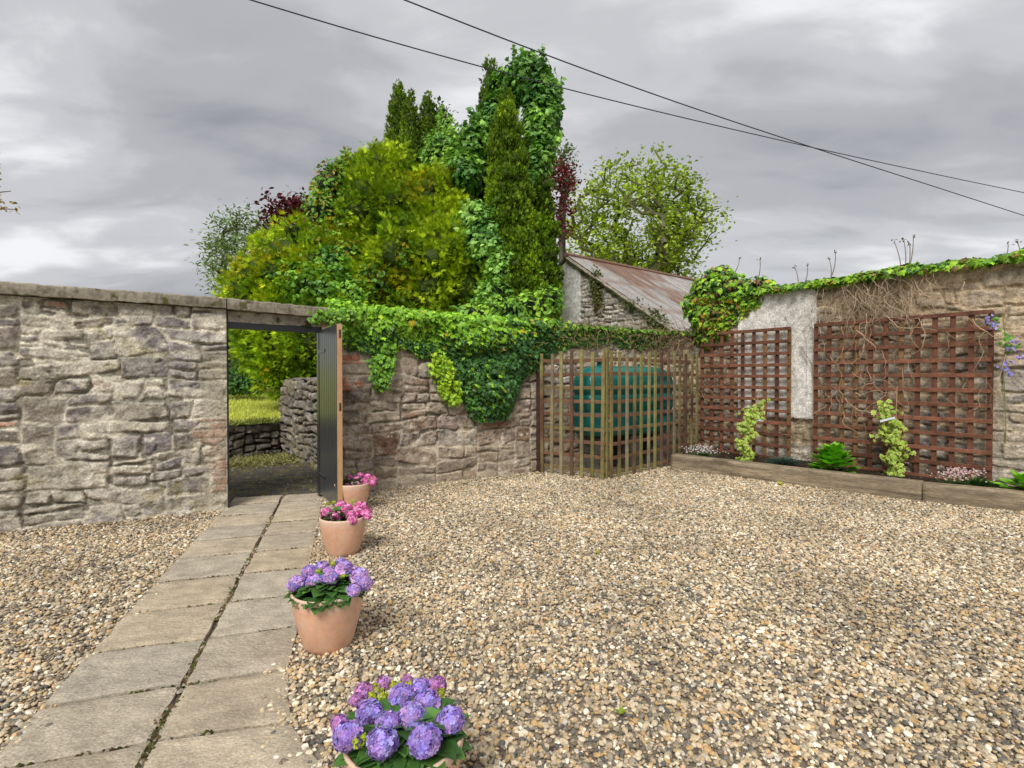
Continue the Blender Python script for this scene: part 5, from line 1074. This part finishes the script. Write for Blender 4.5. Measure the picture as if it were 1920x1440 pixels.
# ------------------------------------------------------------------ terracotta pots and hydrangeas
def pot_mesh(mb):
    prof = [(0, .0), (.100, .0), (.118, .008), (.132, .04), (.150, .10), (.168, .17), (.181, .235), (.188, .285), (.1885, .297), (.184, .302), (.177, .300), (.172, .285), (.165, .23), (0, .23)]
    n = 64; th = np.linspace(0, 2*np.pi, n, endpoint=False); V = np.array([[(r_*math.cos(t), r_*math.sin(t), z) for t in th] for r_, z in prof])
    I = np.arange(len(prof)*n).reshape(-1, n); J = np.roll(I, -1, 1); F = np.stack([I[:-1], J[:-1], J[1:], I[1:]], -1).reshape(-1, 4); V = V.reshape(-1, 3)
    w_ = fbm(np.tile(th, len(prof))*1.3, V[:, 2]*7, 950, 4)[:, None]; c = np.array([.72, .42, .28])*(1+.2*w_)+np.array([.10, .12, .12])*np.clip(w_*2, 0, 1)
    sp_ = np.clip((.10-V[:, 2])/.10, 0, 1)[:, None]*np.clip(.55+3*fbm(np.tile(th, len(prof))*6, V[:, 2]*30, 960, 3)[:, None], 0, 1)*.45; c = c*(1-sp_)+np.array([.36, .27, .19])*sp_; rim = ((V[:, 2] > .283))[:, None]; c = np.where(rim, c*.6+np.array([.80, .68, .58])*.4, c); mb.add(V, [F], c)
POTS = [(at(757, 900, 1.64)[0], 1.64, .30, 'terracotta pot nearest the camera, cut by the bottom edge', .01), (-.99, 2.80, .9, 'terracotta pot holding the lilac hydrangea halfway down the path', .0),
        (-1.383, 4.27, 1.7, 'terracotta pot in the middle of the path edge with pink blooms', 0), (-1.72, 5.62, 2.4, 'terracotta pot farthest away, beside the open door', 0)]
proto = None
for i, (x, y, a, lb, z) in enumerate(POTS):
    if i == 0:
        proto = empty('flower_pot', (0, 0, 0)); mb = MB(); pot_mesh(mb); pb = mb.build('pot_body', M['pot'], proto, True)
        mb = MB(); n = 24; th = np.linspace(0, 2*np.pi, n, endpoint=False); mb.add(np.r_[[[0, 0, .262]], np.c_[.166*np.cos(th), .166*np.sin(th), np.full(n, .25)]], [np.array([[0, k+1, (k+1) % n+1] for k in range(n)])], (.04, .03, .02)); ps = mb.build('soil', M['soil'], proto)
        o = proto
    else:
        o = proto.copy(); link(o)
        for ch in (pb, ps): c = ch.copy(); link(c); c.parent = o
    o.location = (x, y, z); o.rotation_euler = (0, 0, a); o.scale = (1, 1, 1.05); tag(o, lb, 'flower pot', 'terracotta pots along the path')
fl = [];
for k in range(4): a = k*math.pi/2; fl.append([math.cos(a), math.sin(a)])
FV = [[0, 0, 0]]; FF_ = []
for k, (cx_, sy_) in enumerate(fl):
    b = len(FV); FV += [[cx_*.35-sy_*.42, sy_*.35+cx_*.42, .10], [cx_*.95-sy_*.36, sy_*.95+cx_*.36, .06], [cx_*1.05, sy_*1.05, .0], [cx_*.95+sy_*.36, sy_*.95-cx_*.36, .06], [cx_*.35+sy_*.42, sy_*.35-cx_*.42, .10]]
    FF_ += [[0, b+4, b+3], [0, b+3, b+2], [0, b+2, b+1], [0, b+1, b]]
FV = np.array(FV); FF_ = np.array(FF_)
def head(c, r_, pal, nf, parent, view=np.array([0, -.5, .9]), name='flower_head', lacy=0):
    i = np.arange(nf)+.5; ph = np.arccos(1-2*i/nf*.86); th = np.pi*(1+5**.5)*i; D = np.c_[np.cos(th)*np.sin(ph), np.sin(th)*np.sin(ph), np.cos(ph)]
    ax = nrm(np.asarray(view, float)+rng.normal(0, .15, 3)); t1_ = nrm(np.cross(ax, [1., 0, .1])); t2_ = np.cross(ax, t1_); Dw = D[:, :1]*t1_+D[:, 1:2]*t2_+D[:, 2:]*ax
    P = c+Dw*[1, 1, .86]*r_*rng.uniform(.9, 1.06, nf)[:, None]; X, Y, Z = frames(Dw, rng.normal(0, 1, (nf, 3)), .28, 3); col = np.array([pal[k] for k in rng.integers(0, len(pal), nf)])*np.exp(rng.normal(0, .26, (nf, 1)))
    if lacy: k = D[:, 2] > .6; col[k] = colmix(k.sum(), (.45, .48, .08), (.6, .55, .2))
    mb = MB(); mb.scatter(FV, FF_, P, X, Y, Z, r_*rng.uniform(.27, .36, nf), np.clip(col, 0, 1))
    nn_ = 10; u, v = np.meshgrid(np.linspace(0, 2*np.pi, nn_, endpoint=False), np.linspace(.05, np.pi-.05, 7), indexing='ij'); Q = c+np.stack([np.cos(u)*np.sin(v), np.sin(u)*np.sin(v), np.cos(v)*.86], -1)*r_*.84
    I = np.arange(70).reshape(10, 7); J = np.roll(I, -1, 0); mb.add(Q.reshape(-1, 3), [np.stack([I[:, :-1], I[:, 1:], J[:, 1:], J[:, :-1]], -1).reshape(-1, 4)], np.array(pal[0])*.55)
    mb.build(name, M['petal'], parent)
HL = np.array([[0, 0, 0], [.20, .12, .05], [.34, .38, .07], [.30, .66, .04], [.12, .90, -.03], [0, 1.05, -.10], [-.12, .90, -.03], [-.30, .66, .04], [-.34, .38, .07], [-.20, .12, .05], [0, .3, 0], [0, .62, -.02]])
HLF = np.array([[10, 0, 1], [10, 1, 2], [11, 10, 2], [11, 2, 3], [11, 3, 4], [11, 4, 5], [11, 5, 6], [11, 6, 7], [11, 7, 8], [10, 11, 8], [10, 8, 9], [10, 9, 0]])
def hydrangea(label, x, y, heads, buds, pal, r0, nf, ztop=.42, slope=.0026, yref=None, nl=130, R_=.20, lsz=.10, palb=None):
    o = empty('hydrangea', (x, y, .26)); tag(o, label, 'hydrangea', 'potted hydrangeas along the path'); C = np.array([x, y, .26]); yr = yref
    hp = []
    for q in heads:
        px, py = q[:2]; sc_ = q[2] if len(q) > 2 else 1
        Yd = y+(yr-py)*slope*(y/1.64)**1.0; c = at(px, py, Yd); hp.append(c); head(c, r0*sc_, palb if (palb and sc_ < .8) else pal, int(nf*(.6+.4*sc_)), o, view=nrm(c-C)*.6+[0, -.35, .6])
    for px, py in buds:
        mb = MB(); Yd = y+(yr-py)*slope*(y/1.64); c = at(px, py, Yd); n = 46; D = nrm(rng.normal(0, 1, (n, 3))+[0, 0, .4]); X, Y, Z = frames(D, rng.normal(0, 1, (n, 3)), .3, 3)
        mb.scatter(LEAF, LEAFF, c+D*[1, 1, .55]*r0*.5, X, Y, Z, .014, colmix(n, (.55, .62, .04), (.36, .46, .03), .12)); hp.append(c); mb.build('flower_bud', M['petal'], o)
    n = nl; a = rng.uniform(0, 6.28, n); t = rng.random(n)**.7; P = C+np.c_[np.cos(a)*t*R_*.60, np.sin(a)*t*R_*.60, .035+(.05*(1-t**2))+rng.uniform(-.015, .02, n)]
    D = np.c_[np.cos(a), np.sin(a), .38-.42*t+rng.normal(0, .10, n)]; Yv = nrm(D); Zv = nrm(np.c_[-np.cos(a)*.3, -np.sin(a)*.3, np.ones(n)]+rng.normal(0, .14, (n, 3))); X = nrm(np.cross(Yv, Zv)); Z = np.cross(X, Yv)
    mb = MB(); mb.scatter(HL, HLF, P, X, Yv, Z, rng.uniform(.6, 1.1, n)*lsz, colmix(n, (.13, .29, .06), (.045, .12, .03), .25)); mb.build('foliage', M['leaf'], o, True)
    mb = MB()
    for c in hp: s = np.linspace(0, 1, 5)[:, None]; b = C+(c-C)*[.25, .25, 0]; mb.tube(b*(1-s)+(c-[0, 0, .02])*s, .003, 5, (.12, .2, .05), cap=False)
    mb.build('stems', M['leaf'], o)
PUR = [(.34, .22, .66), (.40, .28, .72), (.46, .27, .68), (.32, .28, .74), (.54, .34, .68), (.44, .38, .78)]
LIL = [(.52, .30, .68), (.42, .32, .74), (.62, .34, .64), (.36, .30, .74), (.66, .44, .72)]
PNK = [(.72, .17, .42), (.78, .26, .50), (.66, .12, .36), (.80, .34, .55)]
PBP = [(.50, .20, .50), (.60, .28, .48), (.42, .22, .55)]
x4, y4 = POTS[0][:2]
hydrangea('deep purple-blue hydrangea in the nearest pot at the bottom edge', x4, y4, [(753, 1307, 1.0), (800, 1318, 1.0), (773, 1344, 1.05), (844, 1351, 1.0), (652, 1380, 1.0), (717, 1394, 1.03), (796, 1388, 1.08), (692, 1336, .95), (727, 1357, .9), (682, 1297, .75), (788, 1290, .8), (820, 1284, .75), (719, 1282, .6), (636, 1356, .6), (762, 1276, .5), (668, 1312, .55)],
          [(705, 1290), (742, 1284), (694, 1308), (822, 1301), (699, 1338), (675, 1390), (716, 1305), (770, 1282)], PUR, .040, 110, yref=1345, slope=.0030, palb=PBP, nl=150, R_=.21, lsz=.115)
hydrangea('lilac and mauve hydrangea in the second pot from the camera', POTS[1][0], 2.80, [(556, 1094, 1.1), (580, 1072, 1.0), (589, 1091, 1.1), (620, 1086, 1.1), (604, 1062, .8), (645, 1068, 1.3), (673, 1080, 1.15), (684, 1094, 1.0), (664, 1106, .9), (639, 1054, .7), (618, 1073, .8)],
          [(595, 1071), (642, 1081), (625, 1058)], LIL, .039, 84, yref=1082, slope=.0030, nl=210, R_=.22, lsz=.10)
hydrangea('clear pink hydrangea in the third pot, overlapping the door foot', POTS[2][0], 4.27, [(612, 961, 1.0), (630, 968, 1.0), (639, 947, 1.0), (651, 955, 1.1), (660, 967, 1.1), (671, 958, 1.1), (687, 961, 1.0), (660, 976, .9), (678, 950, 1.0), (645, 963, .7), (689, 967, .8)],
          [(642, 957), (626, 942), (662, 939), (614, 945)], PNK, .043, 60, yref=960, slope=.0030, nl=100, R_=.20, lsz=.07)
hydrangea('deep rose pink hydrangea in the farthest pot', POTS[3][0], 5.62, [(643, 905, .9), (649, 911, .9), (658, 902, 1.1), (667, 910, 1.1), (684, 903, 1.0), (698, 905, .9), (676, 892, .9), (689, 894, .9), (700, 898, .8), (655, 895, .8), (669, 898, .8)],
          [(660, 885), (652, 902), (693, 900)], PNK, .043, 60, yref=902, slope=.0026, nl=100, R_=.20, lsz=.07)

# ------------------------------------------------------------------ small things on the gravel
def sprout(name, label, px, py, n, ln, ca, cb, cat='weed', fl_=None):
    c = bed_at(px, py, .015); o = empty(name, tuple(c)); tag(o, label, cat); a = rng.uniform(0, 6.28, n); Yv = nrm(np.c_[np.cos(a)*.8, np.sin(a)*.8, np.ones(n)*.7]); Zv = nrm(np.c_[-np.cos(a), -np.sin(a), np.ones(n)]); X = nrm(np.cross(Yv, Zv)); Z = np.cross(X, Yv)
    mb = MB(); mb.scatter(LEAF, LEAFF, np.repeat(c[None], n, 0)+[0, 0, .005], X, Yv, Z, rng.uniform(.7, 1.1, n)*ln, colmix(n, ca, cb)); mb.build('leaves', M['leaf'], o)
sprout('seedling', 'tiny green seedling standing alone in the front gravel', 1163, 1342, 5, .045, (.30, .38, .02), (.18, .28, .02))
sprout('weed', 'yellow-flowered weed in the gravel before the timber edging', 1463, 910, 14, .06, (.60, .58, .02), (.32, .42, .02))
sprout('weed', 'small yellowing leaf scrap in the gravel right of the pots', 1121, 1040, 4, .04, (.42, .36, .04), (.3, .3, .03))

# dead leaves caught at the foot of the walls, the screen and the sleepers
Pl = []
for a_, b_, n_, w_ in ((WC+[.5, -.1], WD, 150, .14), (EA, EB, 60, .10), (EB, T0, 90, .12), (T0, T1, 110, .10), (T1, T2, 60, .1), (WA, WB, 110, .13)):
    d_ = nrm(np.array(b_)-np.array(a_)); nn_ = np.array([d_[1], -d_[0]]); q = rng.random(n_)[:, None]; Pl.append(np.array(a_)*(1-q)+np.array(b_)*q+nn_*(.04+np.abs(rng.normal(0, w_, n_)))[:, None])
Pl.append(np.c_[rng.uniform(-3, 5, 90), rng.uniform(2, 7, 90)]); Pl = np.concatenate(Pl); Pl = Pl[inpoly(Pl[:, 0], Pl[:, 1], YARD)]; Pl = np.c_[Pl, ground_z(Pl[:, 0], Pl[:, 1])+.022]
X, Y, Z = frames(np.repeat([[0, 0, 1.]], len(Pl), 0), np.array([1., 0, 0]), .45, 3); mb = MB(); mb.scatter(LEAF, LEAFF, Pl, X, Y, Z, rng.uniform(.02, .045, len(Pl)), colmix(len(Pl), (.30, .18, .08), (.16, .10, .05), .3))
tag(mb.build('leaf_litter', M['leaf']), 'brown dead leaves scattered on the gravel along the wall foot', 'leaf litter', kind='stuff')

# ------------------------------------------------------------------ overhead cables
def cable(pts, label, r_=.009):
    P = np.array([at(*q) for q in pts]); s = np.linspace(0, len(P)-1, 120); k = np.arange(len(P)); A = np.vander(k/len(P), 4); co_ = np.linalg.lstsq(A, P, rcond=None)[0]; Q = np.vander(s/len(P), 4)@co_
    mb = MB(); mb.tube(Q, r_, 6, (.06, .06, .075)); o = mb.build('overhead_cable', M['cable']); tag(o, label, 'cable', 'overhead cables crossing the sky')
cable([(-200, -215, 5.2), (130, -90, 5.9), (455, 0, 6.6), (945, 130, 7.9), (1300, 222, 9.4), (1540, 281, 10.8), (1920, 363, 13.5), (2300, 436, 17)], 'cable that ends uppermost at the right edge of the sky', .0085)
cable([(300, -190, 5.6), (738, 0, 6.4), (1130, 143, 7.6), (1540, 281, 9.6), (1730, 344, 11), (1920, 404, 13), (2300, 530, 17)], 'cable that ends lower at the right edge of the sky', .0085)
